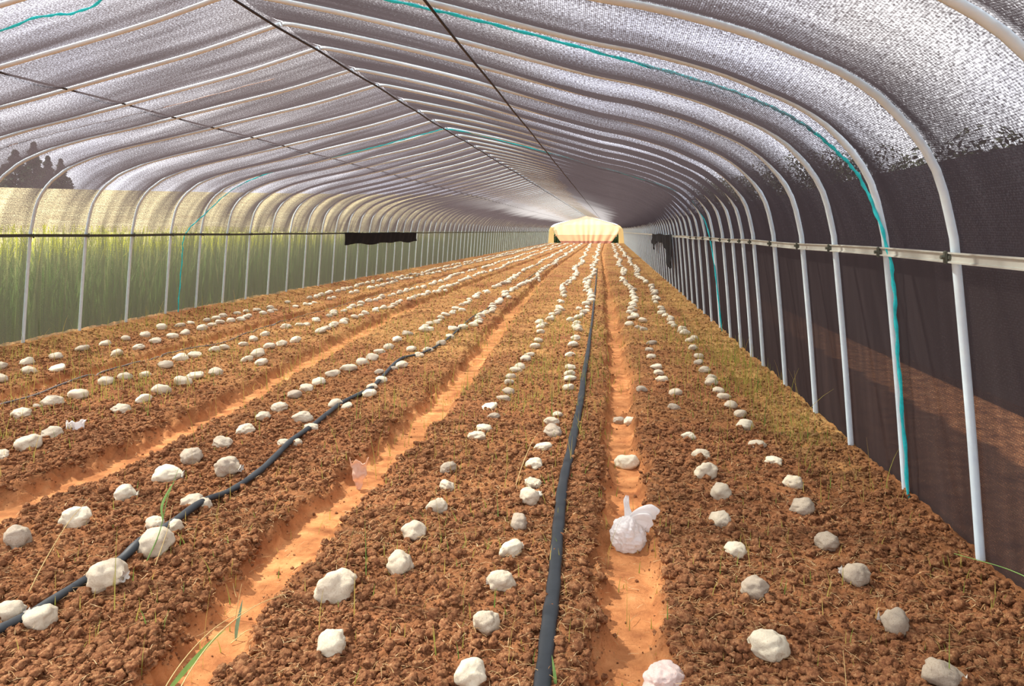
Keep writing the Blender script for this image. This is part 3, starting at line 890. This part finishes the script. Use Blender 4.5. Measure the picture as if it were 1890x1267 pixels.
ROWS = {
'A': [(0.916,2.253,0.094,'g'),(0.896,2.554,0.086,'g'),(0.879,2.868,0.101,'g'),(0.865,3.205,0.092,'g'),(0.87,3.569,0.098,'g'),(0.9,3.916,0.089,'n'),(0.887,4.292,0.089,'b'),(0.855,4.597,0.086,'n'),(0.854,5.008,0.104,'b'),(0.877,5.284,0.095,'n'),(0.854,5.603,0.093,'n'),(0.847,5.871,0.098,'n'),(0.833,6.084,0.093,'n'),(0.821,6.381,0.098,'n'),(0.85,6.64,0.097,'n'),(0.837,6.942,0.097,'n'),(0.833,7.364,0.093,'n'),(0.874,7.779,0.098,'n'),(0.884,8.316,0.099,'n'),(0.902,8.89,0.099,'n')],
'B': [(0.47,2.356,0.107,'b'),(0.507,2.732,0.091,'g'),(0.491,3.087,0.081,'b'),(0.477,3.381,0.087,'n'),(0.522,3.702,0.093,'n'),(0.502,4.026,0.112,'n'),(0.503,4.365,0.091,'n'),(0.472,4.75,0.08,'b'),(0.442,5.465,0.084,'g'),(0.495,5.921,0.1,'n'),(0.241,6.111,0.095,'g'),(0.43,6.467,0.1,'n'),(0.419,6.81,0.096,'n'),(0.423,7.107,0.1,'b'),(0.406,7.719,0.098,'n'),(0.409,8.216,0.098,'n'),(0.462,8.661,0.104,'g'),(0.416,9.85,0.111,'g')],
'C': [(-0.391,2.117,0.081,'b'),(-0.398,2.403,0.078,'n'),(-0.385,2.683,0.083,'n'),(-0.383,2.938,0.08,'b'),(-0.387,3.214,0.086,'g'),(-0.374,3.513,0.101,'n'),(-0.384,3.757,0.078,'n'),(-0.404,4.038,0.081,'b'),(-0.388,4.413,0.089,'b'),(-0.355,4.693,0.114,'g'),(-0.383,4.973,0.093,'n'),(-0.356,5.201,0.074,'n'),(-0.332,6.121,0.096,'n'),(-0.338,6.414,0.101,'b'),(-0.351,6.658,0.095,'n'),(-0.363,6.977,0.1,'n'),(-0.403,7.749,0.099,'b'),(-0.405,8.344,0.107,'b'),(-0.398,8.854,0.107,'n'),(-0.41,9.583,0.116,'n')],
'D': [(-0.852,2.224,0.089,'b'),(-0.937,2.549,0.157,'n'),(-0.778,2.765,0.093,'n'),(-0.812,3.082,0.095,'n'),(-0.774,3.349,0.088,'n'),(-0.792,3.624,0.074,'n'),(-0.844,3.915,0.086,'g'),(-0.808,4.559,0.099,'n'),(-0.797,4.753,0.096,'b'),(-0.789,5.129,0.078,'g'),(-0.86,5.415,0.11,'b'),(-0.808,5.714,0.095,'g'),(-0.805,5.975,0.09,'g'),(-0.828,6.212,0.09,'g'),(-0.856,6.492,0.094,'n'),(-0.848,6.804,0.098,'n'),(-0.825,6.945,0.1,'n'),(-0.822,7.364,0.106,'n'),(-0.814,7.696,0.099,'n'),(-0.806,8.174,0.106,'n'),(-0.815,8.58,0.105,'n'),(-0.863,9.368,0.114,'n'),(-0.905,9.902,0.114,'n')],
'E': [(-1.829,2.231,0.091,'n'),(-1.96,2.267,0.089,'n'),(-1.776,2.49,0.135,'n'),(-1.777,2.783,0.122,'n'),(-1.808,2.976,0.064,'n'),(-1.905,2.987,0.078,'n'),(-1.845,3.279,0.055,'n'),(-1.919,3.291,0.09,'n'),(-1.999,3.756,0.142,'g'),(-1.936,4.316,0.071,'n'),(-1.859,4.326,0.071,'n'),(-1.892,4.638,0.09,'n'),(-2.033,4.817,0.122,'n'),(-1.87,5.25,0.078,'n'),(-1.973,5.288,0.094,'n'),(-1.835,5.639,0.112,'b'),(-1.904,5.917,0.096,'n'),(-1.922,6.209,0.101,'b'),(-2.032,6.517,0.086,'n'),(-1.956,6.715,0.079,'g'),(-1.921,6.86,0.111,'n'),(-1.921,7.484,0.099,'n'),(-2.083,7.818,0.115,'n'),(-1.912,7.84,0.103,'n'),(-1.856,8.236,0.12,'n'),(-1.904,8.889,0.116,'n'),(-1.993,9.538,0.139,'b')],
'F': [(-2.345,2.745,0.093,'g'),(-2.279,2.999,0.117,'b'),(-2.294,3.337,0.098,'b'),(-2.263,3.641,0.125,'b'),(-2.289,3.92,0.111,'g'),(-2.272,4.225,0.115,'n'),(-2.279,4.521,0.102,'n'),(-2.317,4.839,0.102,'n'),(-2.338,5.138,0.116,'n'),(-2.385,5.509,0.115,'g'),(-2.39,5.769,0.112,'n'),(-2.386,6.01,0.116,'b'),(-2.391,6.343,0.123,'n'),(-2.34,6.584,0.127,'n'),(-2.343,6.952,0.113,'n'),(-2.337,7.264,0.118,'n'),(-2.369,7.599,0.112,'n'),(-2.371,7.932,0.105,'n'),(-2.444,8.499,0.125,'b'),(-2.468,9.059,0.133,'g')],
'G': [(-4.005,4.727,0.126,'n'),(-4.136,5.025,0.063,'g'),(-4.052,5.071,0.143,'n'),(-4.047,5.332,0.133,'n'),(-4.121,5.762,0.125,'n'),(-4.082,5.952,0.119,'n'),(-3.998,6.109,0.103,'n'),(-4.07,6.524,0.13,'n'),(-4.17,6.93,0.138,'b'),(-4.128,7.13,0.13,'n'),(-4.145,7.55,0.126,'n'),(-4.15,7.74,0.106,'n'),(-4.068,8.032,0.109,'n'),(-4.126,8.37,0.114,'n'),(-4.129,8.697,0.118,'n'),(-4.166,9.366,0.126,'n')],
'H': [(-3.394,3.849,0.091,'n'),(-3.377,4.036,0.133,'n'),(-3.427,4.294,0.121,'n'),(-3.433,4.963,0.119,'n'),(-3.438,5.241,0.113,'b'),(-3.479,5.525,0.135,'n'),(-3.501,5.842,0.134,'n'),(-3.52,6.097,0.139,'n'),(-3.471,6.331,0.125,'n'),(-3.28,6.83,0.123,'n'),(-3.514,7.015,0.127,'n'),(-3.56,7.34,0.133,'n'),(-3.61,7.695,0.127,'n'),(-3.612,8.009,0.12,'n'),(-3.59,8.351,0.125,'n'),(-3.573,9.068,0.176,'n')],
'I': [(-5.074,5.753,0.109,'n'),(-5.095,6.094,0.115,'n'),(-4.967,6.297,0.138,'b'),(-5.03,7.219,0.123,'n'),(-5.01,7.551,0.116,'n'),(-5.098,7.982,0.122,'n'),(-5.136,8.376,0.128,'n'),(-5.219,8.803,0.121,'n'),(-5.215,9.175,0.126,'n')],
'J': [(-5.559,6.303,0.129,'n'),(-5.455,6.518,0.143,'b'),(-5.465,6.891,0.129,'n'),(-5.537,7.37,0.138,'n'),(-5.548,7.758,0.12,'n'),(-5.568,8.138,0.1,'n'),(-5.568,8.51,0.118,'n'),(-5.741,9.107,0.126,'b')],
}
# where each row ends at the far curtain
FAR_X = {'A': 0.68, 'B': 0.20, 'C': -1.10, 'D': -2.0, 'E': -2.9, 'F': -3.65, 'H': -4.4, 'G': -5.1, 'I': -5.75, 'J': -6.05}
ROW_NAME = {
    'A': 'row beside the right net wall', 'B': 'row right of the rightmost furrow', 'C': 'row left of the right hose',
    'D': 'row right of the middle furrow', 'E': 'row under the left hose', 'F': 'row left of the left hose',
    'H': 'second row right of thin hose', 'G': 'first row right of thin hose', 'I': 'first row left of thin hose',
    'J': 'row beside the left net wall'}
TONE = {'b': 'cream white', 'n': 'pale beige', 'g': 'dull grey'}
r = np.random.default_rng(11)
bags = []          # x, y, size, tone, row
for row, lst in ROWS.items():
    for (x, y, s, t) in lst: bags.append([x, y, min(max(s, 0.07), 0.135), t, row])
    x, y = lst[-1][0], lst[-1][1]; y0 = y; x0 = np.mean([q[0] for q in lst[-4:]])
    base = np.mean([q[2] for q in lst[-6:]])
    while y < Y_END - 1.2:
        y += r.uniform(0.17, 0.34) if y > 14 else r.uniform(0.2, 0.36)
        if r.random() < 0.05: y += r.uniform(0.2, 0.8)
        f = (y - y0) / (Y_END - y0)
        x = x0 + (FAR_X[row] - x0) * f + 0.07 * math.sin(y * 0.7 + ord(row)) + r.normal(0, 0.035)
        s = r.uniform(0.09, 0.13)
        if y < 15:
            near_ = [q for q in bags if abs(q[1] - y) < 0.3 and abs(q[0] - x) < 0.3]
            if any(math.hypot(q[0] - x, q[1] - y) < 0.46 * (q[2] + s) * 1.12 for q in near_): continue
        bags.append([x, y, s, r.choice(['b', 'b', 'b', 'n', 'n', 'n', 'g']), row])
N_IND = 300
order = sorted(range(len(bags)), key=lambda q: bags[q][1])
near = set(order[:N_IND])
HOSE2 = [(-1.915, 2.049), (-1.893, 2.147), (-1.883, 2.269), (-1.863, 2.531), (-1.839, 2.698), (-1.834, 2.883), (-1.859, 3.167), (-1.847, 3.482), (-1.835, 3.803), (-1.881, 4.245), (-1.905, 4.715), (-1.941, 5.313), (-1.897, 5.802), (-1.939, 6.297), (-2.03, 7.213), (-1.919, 7.633), (-1.867, 8.425), (-1.988, 10.77), (-1.964, 12.653), (-2.099, 16.649), (-2.3, 27.363), (-2.9, 60)]
count = {}
for row in ROWS:
    mine = sorted([q for q in near if bags[q][4] == row], key=lambda q: bags[q][1])
    for nth, q in enumerate(mine, 1):
        x, y, s, t, _ = bags[q]
        v = int(r.integers(NV)); hi = y < 5.2
        me = (BAG_HI if hi else BAG_LO)[v, t]
        yaw = r.uniform(-0.6, 0.6) + r.choice([0, math.pi]) if r.random() < 0.6 else r.uniform(0, 6.28)
        if s > 0.125 and y < 4: yaw = r.uniform(-0.25, 0.25)
        sc = s * 1.06
        hscale = 1.0
        if y < 3 and s < 0.1: hscale = 1.18
        elif y > 4.2: hscale = 0.78
        pitch = r.normal(0, 0.12); roll = r.normal(0, 0.15)
        z = fh(x, y) - 0.004
        o = link('grow_bag', me, None, (x, y, z), (roll, pitch, yaw), (sc, sc, sc * hscale))
        tag(o, '%s grow bag, %s from camera in %s' % (TONE[t], ordinal(nth), ROW_NAME[row]), 'grow bag', 'grow bags laid in rows on the beds')
        if y < 4.4 and v % 3 == 0: link('tied_end', TIE[v], o)
# the far, tiny ones
Vs, Fs, off = [], [], 0
far_tones = []
for q in order[N_IND:]:
    x, y, s, t, _ = bags[q]
    P, F = BASE_FAR[int(r.integers(4))] if 'BASE_FAR' in globals() else (None, None)
    if P is None:
        BASE_FAR = [bag_shape(2, 60 + k, (1, 0.8, 0.68), 0.06) for k in range(4)]
        P, F = BASE_FAR[0]
    a = r.uniform(0, 6.28); c, s_ = math.cos(a), math.sin(a)
    Q = P * s * 1.05
    Q = np.stack([Q[:, 0] * c - Q[:, 1] * s_ + x, Q[:, 0] * s_ + Q[:, 1] * c + y, Q[:, 2] - 0.004], 1)
    Vs.append(Q); Fs.append(F + off); off += len(Q); far_tones.append(np.full(len(F), 'bng'.index(t)))
zc = np.concatenate([np.full(len(v), k) for k, v in enumerate(Vs)])
fx = np.array([bags[q][0] for q in order[N_IND:]]); fy = np.array([bags[q][1] for q in order[N_IND:]])
fz = floor_h(fx, fy, False)
VV = np.vstack(Vs); VV[:, 2] += fz[zc]
me = mesh_np('distant_grow_bags', VV, np.vstack(Fs), None, True, None, None, [M['bag_b'], M['bag_n'], M['bag_g']], np.concatenate(far_tones))
tag(link('distant_grow_bags', me), 'many tiny pale grow bags in rows running to the far end', 'grow bags', kind='stuff')

# stray bags in the right furrow and other odd pieces
def stray(name, x, y, s, mat, label, cat, seed, hs=1.0, yaw=0.3, level=4, wr=0.08, dz=0.0):
    P, F = bag_shape(level, seed, (1.0, 0.85, 0.66), wr)
    return tag(link(name, mesh_np(name, P, F, mat), None, (x, y, fh(x, y) - 0.004 + dz), (0, 0, yaw), (s, s, s * hs)), label, cat)
stray('grow_bag', 0.062, 5.42, 0.085, M['bag_g'], 'small grey grow bag lying in the right furrow beside a brighter one', 'grow bag', 31, 0.9)
stray('grow_bag', 0.136, 5.337, 0.092, M['bag_b'], 'small cream grow bag in the right furrow touching a greyer one', 'grow bag', 32)
stray('grow_bag', 0.094, 4.411, 0.135, M['bag_b'], 'large cream grow bag alone in the right furrow beyond the white tied bag', 'grow bag', 33, 0.95, 0.1)
o = stray('grow_bag', 0.155, 2.20, 0.125, M['bag_p'], 'pinkish white torn grow bag in the right furrow at the front edge', 'grow bag', 34, 1.0, 0.5, 5, 0.12)

# white plastic carrier bag with two tied ears
V, F = ico(6); d = V / np.linalg.norm(V, axis=1)[:, None]
rr = 1 + 0.12 * vnoise(d * 1.7 + 3, 1) + 0.06 * vnoise(d * 4 + 3, 2)
def lobe(dirv, amp, sharp):
    dv = np.array(dirv, float); dv /= np.linalg.norm(dv)
    return amp * np.exp(-(1 - d @ dv) * sharp)
knot = np.array((0.12, -0.10, 0.95)); knot /= np.linalg.norm(knot)
k = d - (d @ knot)[:, None] * knot; az = np.arctan2(k[:, 1], k[:, 0]); up = d @ knot
rr *= 1 + 0.22 * np.exp(-(1 - up) * 9)                                   # drawn up to the knot
pl = np.abs(np.sin(az * 5.5 + 1.6 * vnoise(d * 2.2, 3))) - 0.5
rr += 0.13 * pl * smooth(-0.2, 0.75, up) * (1 - smooth(0.9, 1.0, up))    # pleats fanning out of the knot
rr += 0.07 * (1 - 2 * np.abs(vnoise(d * 4.5 + 9, 4))) + 0.035 * (1 - 2 * np.abs(vnoise(d * 11 + 4, 5)))
rr -= lobe((0.55, -0.75, 0.35), 0.16, 30) + lobe((0.2, -0.9, 0.1), 0.10, 40)
P = d * rr[:, None] * np.array((0.066, 0.062, 0.058))
P[:, 2] = np.where(P[:, 2] < -0.040, -0.040 + (P[:, 2] + 0.040) * 0.2, P[:, 2]); zmin = P[:, 2].min(); P[:, 2] -= zmin
kp = np.array((0.006, -0.004, 0.062 - zmin))
xb, yb = 0.075, 3.29
pb = tag(link('plastic_bag', mesh_np('plastic_bag', P, F, M['plastic']), None, (xb, yb, fh(xb, yb) - 0.004), (0, 0, 0), (1.12, 1.12, 1.2)), 'bright white knotted plastic bag with two ears in the right furrow', 'plastic bag')
def ear(ctr, wid, flat, seed):
    m, n = 26, 40
    S = spline(np.array(ctr), m); W = np.interp(np.linspace(0, 1, m), np.linspace(0, 1, len(wid)), wid)
    T = np.gradient(S, axis=0); T /= np.linalg.norm(T, axis=1)[:, None]
    A = np.cross(T, np.array((0.15, 1.0, 0.25))); A /= np.linalg.norm(A, axis=1)[:, None]; B = np.cross(A, T)
    a = np.linspace(0, 2 * np.pi, n, endpoint=False); VV = []
    for i in range(m):
        f = i / (m - 1)
        q = 1 + (0.10 + 0.22 * f) * np.sin(a * 6 + seed) + 0.10 * np.sin(a * 11 + seed * 2 + f * 3)
        VV.append(S[i] + (W[i] * q * np.cos(a))[:, None] * A[i] + (W[i] * flat * q * np.sin(a))[:, None] * B[i] + (0.010 * f * f * np.sin(a * 4 + seed))[:, None] * T[i])
    VV = np.vstack(VV)
    F = [(i * n + j, i * n + (j + 1) % n, (i + 1) * n + (j + 1) % n, (i + 1) * n + j) for i in range(m - 1) for j in range(n)]
    return mesh_np('tied_ear', VV, F, M['plastic'])
link('tied_ear', ear([kp + (0, 0, -.012), kp + (-.004, .004, .012), kp + (-.010, .008, .036), kp + (-.013, .010, .058), kp + (-.010, .012, .072)], [.022, .014, .0095, .009, .004], 0.6, 1.0), pb)
link('tied_ear', ear([kp + (-.002, 0, -.012), kp + (.016, -.004, .004), kp + (.040, -.010, .012), (.072, -.016, kp[2] + .012), (.090, -.018, kp[2] + .004)], [.016, .020, .034, .046, .040], 0.42, 2.3), pb)

def crumple(name, x, y, z, w, h, mat, label, seed, taper=0.2, yaw=0.0, lean=0.0):
    """crumpled sheet standing or lying on the soil"""
    n, m = 26, 22; V = []
    for a in range(n + 1):
        for b in range(m + 1):
            u, v = a / n - .5, b / m
            ww = w * (taper + (1 - taper) * v ** 0.8)
            V.append((u * ww, 0.0, v * h))
    V = np.array(V)
    q = V / max(w, h) * 4 + seed
    V[:, 1] += 0.22 * w * vnoise(q, 1) + 0.10 * w * vnoise(q * 2.6, 2) + lean * V[:, 2] + 0.16 * w * np.abs(V[:, 0] / w) * 2
    V[:, 0] += 0.10 * w * vnoise(q * 1.4, 3); V[:, 2] += 0.06 * h * vnoise(q * 2.2, 4) * (V[:, 2] / h) + 0.12 * h * vnoise(np.stack([V[:, 0] * 60, V[:, 0] * 0, V[:, 0] * 0], 1) + seed, 5) * (V[:, 2] / h) ** 3
    F = [(a * (m + 1) + b, (a + 1) * (m + 1) + b, (a + 1) * (m + 1) + b + 1, a * (m + 1) + b + 1) for a in range(n) for b in range(m)]
    o = link(name, mesh_np(name, V, F, mat), None, (x, y, z), (0, 0, yaw))
    md = o.modifiers.new('thick', 'SOLIDIFY'); md.thickness = 0.0015
    return tag(o, label, 'plastic scrap')
crumple('plastic_scrap', -1.305, 3.83, fh(-1.305, 3.83) - 0.01, 0.10, 0.175, M['pink_plastic'], 'torn pale pinkish plastic scrap standing in the middle furrow', 5, 0.12, 0.2)
crumple('plastic_scrap', -3.37, 4.42, fh(-3.37, 4.42) - 0.01, 0.13, 0.075, M['plastic'], 'bright white plastic scrap at the near end of a left row', 9, 0.75, 0.4)

# ------------------------------------------------------------------ hoses
def hose(name, pts, wid, thick, mat, label, lift=0.0, bags_under=False, n=420, taper=0.45):
    S = spline(np.array([(p[0], p[1], 0) for p in pts]), n)
    h = floor_h(S[:, 0], S[:, 1], False) + 0.008
    if bags_under:
        bx = np.array([b[0] for b in bags if b[4] == 'E']); by = np.array([b[1] for b in bags if b[4] == 'E']); bs = np.array([b[2] for b in bags if b[4] == 'E'])
        for (x, y, s) in zip(bx, by, bs):
            if y > 4.6: continue
            dd = np.hypot(S[:, 0] - x, S[:, 1] - y)
            h = np.maximum(h, np.where(dd < s * .62, s * 0.66 * np.sqrt(np.clip(1 - (dd / (s * 0.62)) ** 2, 0, 1)) + fh(x, y) - 0.006, -9))
        ker = np.ones(13) / 13
        hs = h.copy()
        for _ in range(6):
            hs[6:-6] = np.convolve(hs, ker, 'valid'); hs = np.maximum(h, hs)
        for _ in range(2): hs[6:-6] = np.convolve(hs, ker, 'valid')
        h = hs
    S[:, 2] = h + thick + lift
    rad = wid / 2 * (1 + 0.05 * np.sin(np.arange(n) * 0.37) + 0.04 * np.sin(np.arange(n) * 0.11))
    rad = rad * (1 - taper * smooth(4.5, 12, S[:, 1]))
    me = tube_mesh(name, S, rad, mat, 12, thick / (wid / 2))
    return tag(link(name, me), label, 'hose')
H1 = [(-0.181, 1.7), (-0.185, 2.027), (-0.192, 2.357), (-0.199, 2.684), (-0.217, 3.172), (-0.233, 3.792), (-0.225, 4.256), (-0.22, 5.132), (-0.22, 5.813), (-0.23, 6.701), (-0.232, 7.908), (-0.249, 9.642), (-0.265, 11.538), (-0.356, 19.0), (-0.45, 26)]
H3 = [(-4.2, 3.9), (-4.319, 4.621), (-4.381, 4.968), (-4.44, 5.704), (-4.509, 6.496), (-4.516, 7.384), (-4.40, 7.979), (-4.40, 8.642), (-4.50, 9.688), (-4.55, 11.835), (-4.6, 30)]
hose('flat_hose', H1, 0.050, 0.013, M['hose'], 'wide black flat watering hose running between the right-hand rows')
hose('flat_hose', [(-1.94, 1.8)] + HOSE2, 0.040, 0.013, M['hose'], 'black watering hose winding over the bags of a left row', 0.0, True, 600)
hose('thin_hose', H3, 0.017, 0.0075, M['thin_hose'], 'thin grey hose along the bed near the left net wall')

# ------------------------------------------------------------------ clods, straw, grass
def scatter_clods(name, n, ymin, ymax, smin, smax, level, seed):
    r = np.random.default_rng(seed)
    # denser close to the camera
    u = r.random(n * 2)
    Y = ymin * (ymax / ymin) ** u
    X = r.uniform(-1, 1, n * 2) * (0.76 * Y + 0.9 * (Y < 9)) - 0.13 * Y
    ok = (X > -6.4) & (X < 1.42)
    X, Y = X[ok], Y[ok]
    fm = furrow_mask(X, Y); ok = r.random(len(X)) > fm * 0.975 
    patch = noise2(X, Y, 2.6, 44)
    ok &= r.random(len(X)) < 0.72 + 0.5 * patch
    X, Y = X[ok][:n], Y[ok][:n]
    n = len(X)
    S = smin * (smax / smin) ** (r.random(n) ** 1.8) * np.where(furrow_mask(X, Y) > .5, 0.55, 1)
    Z = floor_h(X, Y, True) + S * 0.18
    B = []
    for k in range(8):
        V, F = ICO[level]
        o = k * 5.3
        q = V * (1 + 0.42 * vnoise(V * 1.7 + o, 1) + 0.34 * vnoise(V * 3.9 + o, 2))[:, None] * np.array((1, 0.85, 0.75))
        B.append(q)
    B = np.array(B); nv = B.shape[1]
    kk = r.integers(0, 8, n); a = r.uniform(0, 6.28, n); b = r.uniform(-0.6, 0.6, n)
    wd_ = weedy(X, Y)
    Q = B[kk] * (S / 2)[:, None, None]
    ca, sa, cb, sb = np.cos(a)[:, None], np.sin(a)[:, None], np.cos(b)[:, None], np.sin(b)[:, None]
    x, y, z = Q[..., 0], Q[..., 1], Q[..., 2]
    x, z = x * cb - z * sb, x * sb + z * cb
    x, y = x * ca - y * sa, x * sa + y * ca
    VV = np.stack([x + X[:, None], y + Y[:, None], z + Z[:, None]], -1).reshape(-1, 3)
    FF = (ICO[level][1][None] + (np.arange(n) * nv)[:, None, None]).reshape(-1, 3)
    return mesh_np(name, VV, FF, M['clod'], level > 1, {'weedy': np.repeat(wd_, nv)})
tag(link('soil_clods', scatter_clods('soil_clods', 19000, 1.7, 5.0, 0.012, 0.046, 3, 21)), 'crumbled red brown clods covering the near beds', 'soil clods', kind='stuff')
tag(link('soil_crumbs', scatter_clods('soil_crumbs', 135000, 1.7, 9.0, 0.004, 0.017, 1, 23)), 'fine red brown crumbs between the clods of the beds', 'soil crumbs', kind='stuff')
tag(link('soil_clods', scatter_clods('soil_clods', 52000, 4.0, 24.0, 0.012, 0.040, 1, 22)), 'crumbled red brown clods covering the farther beds', 'soil clods', kind='stuff')

def field(n, ymin, ymax, seed, xmin=-6.3, xmax=1.36, p=1.0):
    r = np.random.default_rng(seed)
    Y = ymin * (ymax / ymin) ** (r.random(n) ** p)
    X = r.uniform(-1, 1, n) * (0.76 * Y + 0.9 * (Y < 9)) - 0.13 * Y
    ok = (X > xmin) & (X < xmax)
    return X[ok], Y[ok], r
X, Y, r = field(130000, 1.75, 78, 31)
fm = furrow_mask(X, Y); pt = noise2(X, Y, 1.3, 61)
ok = (r.random(len(X)) > fm * 0.9) & (r.random(len(X)) < 0.22 + 0.5 * smooth(-0.1, 0.7, pt) + 0.35 * smooth(4, 8, Y))
X, Y = X[ok], Y[ok]; n = len(X)
me = blades('straw_litter', X, Y, floor_h(X, Y, True) + 0.008, r.uniform(0.012, 0.055, n) * (1 + 0.05 * Y), r.uniform(0.0010, 0.0026, n) * (1 + 0.16 * Y), r.random(n), r.random(n), M['straw'], 0, 3, True, 32)
tag(link('straw_litter', me), 'dry straw bits and withered roots strewn over the beds', 'straw', kind='stuff')

# standing grass: thin stems and low tufts
def grass_density(X, Y):
    d = 0.006 + 0.16 * smooth(4.2, 7, Y)
    for (cx, cy, rx, ry, a) in ((-0.58, 8.5, 0.42, 3.6, 0.9), (0.15, 9, 0.10, 2.6, 0.2), (-0.12, 8.5, 0.14, 2.6, 0.9), (1.15, 6.8, 0.28, 1.8, 1.9), (0.9, 9.5, 0.5, 2.0, 0.7), (0.68, 7.5, 0.2, 3, 0.6), (-3.8, 6.2, 0.55, 1.8, 0.5), (-4.75, 6.8, 0.5, 1.6, 0.5), (-6.0, 10, 0.35, 5, 0.9), (-1.5, 8.0, 0.3, 4, 0.35), (-2.1, 9.5, 0.5, 3.5, 0.5), (-0.6, 18, 0.6, 8, 0.6), (-2.5, 20, 1.0, 8, 0.4), (0.5, 18, 0.7, 9, 0.5), (-3.8, 14, 1.0, 6, 0.4), (-1.1, 6.5, 0.12, 1.8, 0.6), (1.3, 2.9, 0.10, 0.4, 0.15)):
        d = np.maximum(d, a * np.exp(-((X - cx) / rx) ** 2 - ((Y - cy) / ry) ** 2))
    return d
X, Y, r = field(380000, 2.0, 78, 41)
ok = r.random(len(X)) < grass_density(X, Y) * 0.55 * np.clip(noise2(X, Y, 2.0, 71) + 0.65, 0, 1)
X, Y = X[ok], Y[ok]; n = len(X)
tall = r.random(n) < 0.16 * (0.25 + 0.75 * smooth(3, 6, Y))
Hh = np.where(tall, r.uniform(0.14, 0.34, n), r.uniform(0.02, 0.09, n))
me = blades('grass', X, Y, floor_h(X, Y, True) - 0.005, Hh, np.where(tall, 0.0035, 0.0045) * (1 + 0.09 * Y), r.uniform(0, 1, n), r.uniform(0.1, 1, n), M['grass'], 0.22, 4, False, 42)
tag(link('grass', me), 'thin yellow green grass sprouting along the beds and furrow edges', 'grass', kind='stuff')

# single stems and leaves near the camera
def stem_mesh(name, pts, r0, mat):
    S = spline(pts, 24); return tube_mesh(name, S, np.linspace(r0, r0 * 0.35, 24), mat, 6)
def leaf_mesh(name, pts, w, mat, up=(0, 0, 1)):
    S = spline(pts, 22); f = np.linspace(0, 1, 22)
    wd = w * np.sin(np.pi * np.clip(f * 0.93 + 0.07, 0, 1)) ** 0.7 * (1 - 0.5 * f)
    T = np.gradient(S, axis=0); T /= np.linalg.norm(T, axis=1)[:, None]
    side = np.cross(T, np.array(up, float)); side /= np.linalg.norm(side, axis=1)[:, None] + 1e-9
    nrm = np.cross(side, T)
    V = np.stack([S - side * wd[:, None] / 2 + nrm * wd[:, None] * .18, S, S + side * wd[:, None] / 2 + nrm * wd[:, None] * .18], 1).reshape(-1, 3)
    F = []
    for i in range(21):
        b = i * 3; F += [(b, b + 1, b + 4, b + 3), (b + 1, b + 2, b + 5, b + 4)]
    return mesh_np(name, V, F, mat)
def plant(name, x, y, label, stems, leaves, cat='grass'):
    z = fh(x, y)
    root = empty(name, (x, y, z)); tag(root, label, cat)
    for (pts, r0, mat) in stems: link('stem', stem_mesh('stem', pts, r0, mat), root)
    for (pts, w, mat, up) in leaves: link('leaf', leaf_mesh('leaf', pts, w, mat, up), root)
    return root
UPY = (0, 1, 0.3)
plant('grass_plant', -1.16, 2.03, 'green leafed grass plant sprawling over the near end of the middle furrow',
      [([(0, -.22, 0.0), (-.005, -.1, .10), (.02, .05, .17), (.07, .2, .19), (.10, .34, .16)], .0022, M['stalk']),
       ([(-.06, -.2, 0.0), (-.06, -.05, .10), (-.03, .12, .15), (.02, .3, .14)], .002, M['stalk'])],
      [([(-.07, -.06, .06), (-.05, .02, .09), (-.025, .1, .12), (-.005, .16, .135)], .022, M['leafy'], UPY)])
plant('grass_plant', -1.235, 2.38, 'upright pale green grass blade standing in the middle furrow', [], [([(0, 0, -.005), (.004, 0, .045), (.012, .005, .09), (.02, .01, .135)], .016, M['bluegreen'], UPY)])
plant('grass_plant', -1.175, 2.40, 'blue green grass leaf lying across the edge of the middle furrow', [([(-.06, -.05, 0.0), (-.03, -.01, .02), (0.0, 0, .028)], .002, M['stalk'])], [([(0, 0, .028), (.06, -.005, .032), (.13, -.015, .025), (.20, -.03, .008)], .017, M['bluegreen'], (0, .5, 1))])
plant('grass_plant', -2.0, 2.42, 'long dry grass stem leaning over the left hose at the left edge', [([(0, -.03, 0), (.02, .02, .09), (.05, .1, .2), (.07, .19, .26)], .0022, M['stalk'])], [])
plant('grass_plant', -1.74, 2.75, 'tall green grass plant growing beside the left hose between bags', [([(-.02, -.06, 0), (0, 0, .10), (.01, .04, .22), (.02, .10, .32)], .0024, M['leafy']), ([(.03, -.08, 0), (.03, 0, .10), (.025, .05, .19)], .002, M['stalk'])], [([(.0, .02, .14), (-.01, .03, .19), (.0, .06, .24), (.01, .09, .27)], .014, M['leafy'], UPY)])
plant('grass_plant', -0.44, 3.72, 'dry slanting grass stem among the bags left of the right hose', [([(-.03, -.02, 0), (0, .05, .10), (.03, .2, .17), (.05, .36, .19)], .0022, M['stalk'])], [])
plant('grass_plant', -1.30, 2.50, 'short forked dry stem at the left edge of the middle furrow', [([(0, 0, 0), (.008, .01, .06), (.016, .02, .12)], .0018, M['stalk']), ([(.004, .004, .08), (-.006, .01, .10), (-.012, .012, .125)], .0014, M['stalk'])], [])
plant('grass_plant', -0.150, 2.10, 'small green grass leaf against the right hose near the front edge', [], [([(0, 0, -.005), (-.004, 0, .04), (-.012, .01, .085)], .012, M['leafy'], UPY)])
plant('grass_plant', 1.32, 2.72, 'pale green grass stem bent along the foot of the right net wall', [([(.05, -.16, 0), (.06, -.06, .10), (.02, .03, .12), (-.09, .2, .10)], .003, M['leafy'])], [([(.06, -.08, .09), (.05, -.1, .05), (.04, -.12, .0)], .012, M['stalk'], UPY)])
plant('grass_plant', 0.62, 2.1, 'thin straight dry stem standing on the right bed near the front', [([(0, 0, 0), (.003, .02, .08), (.004, .05, .15)], .0014, M['stalk'])], [])
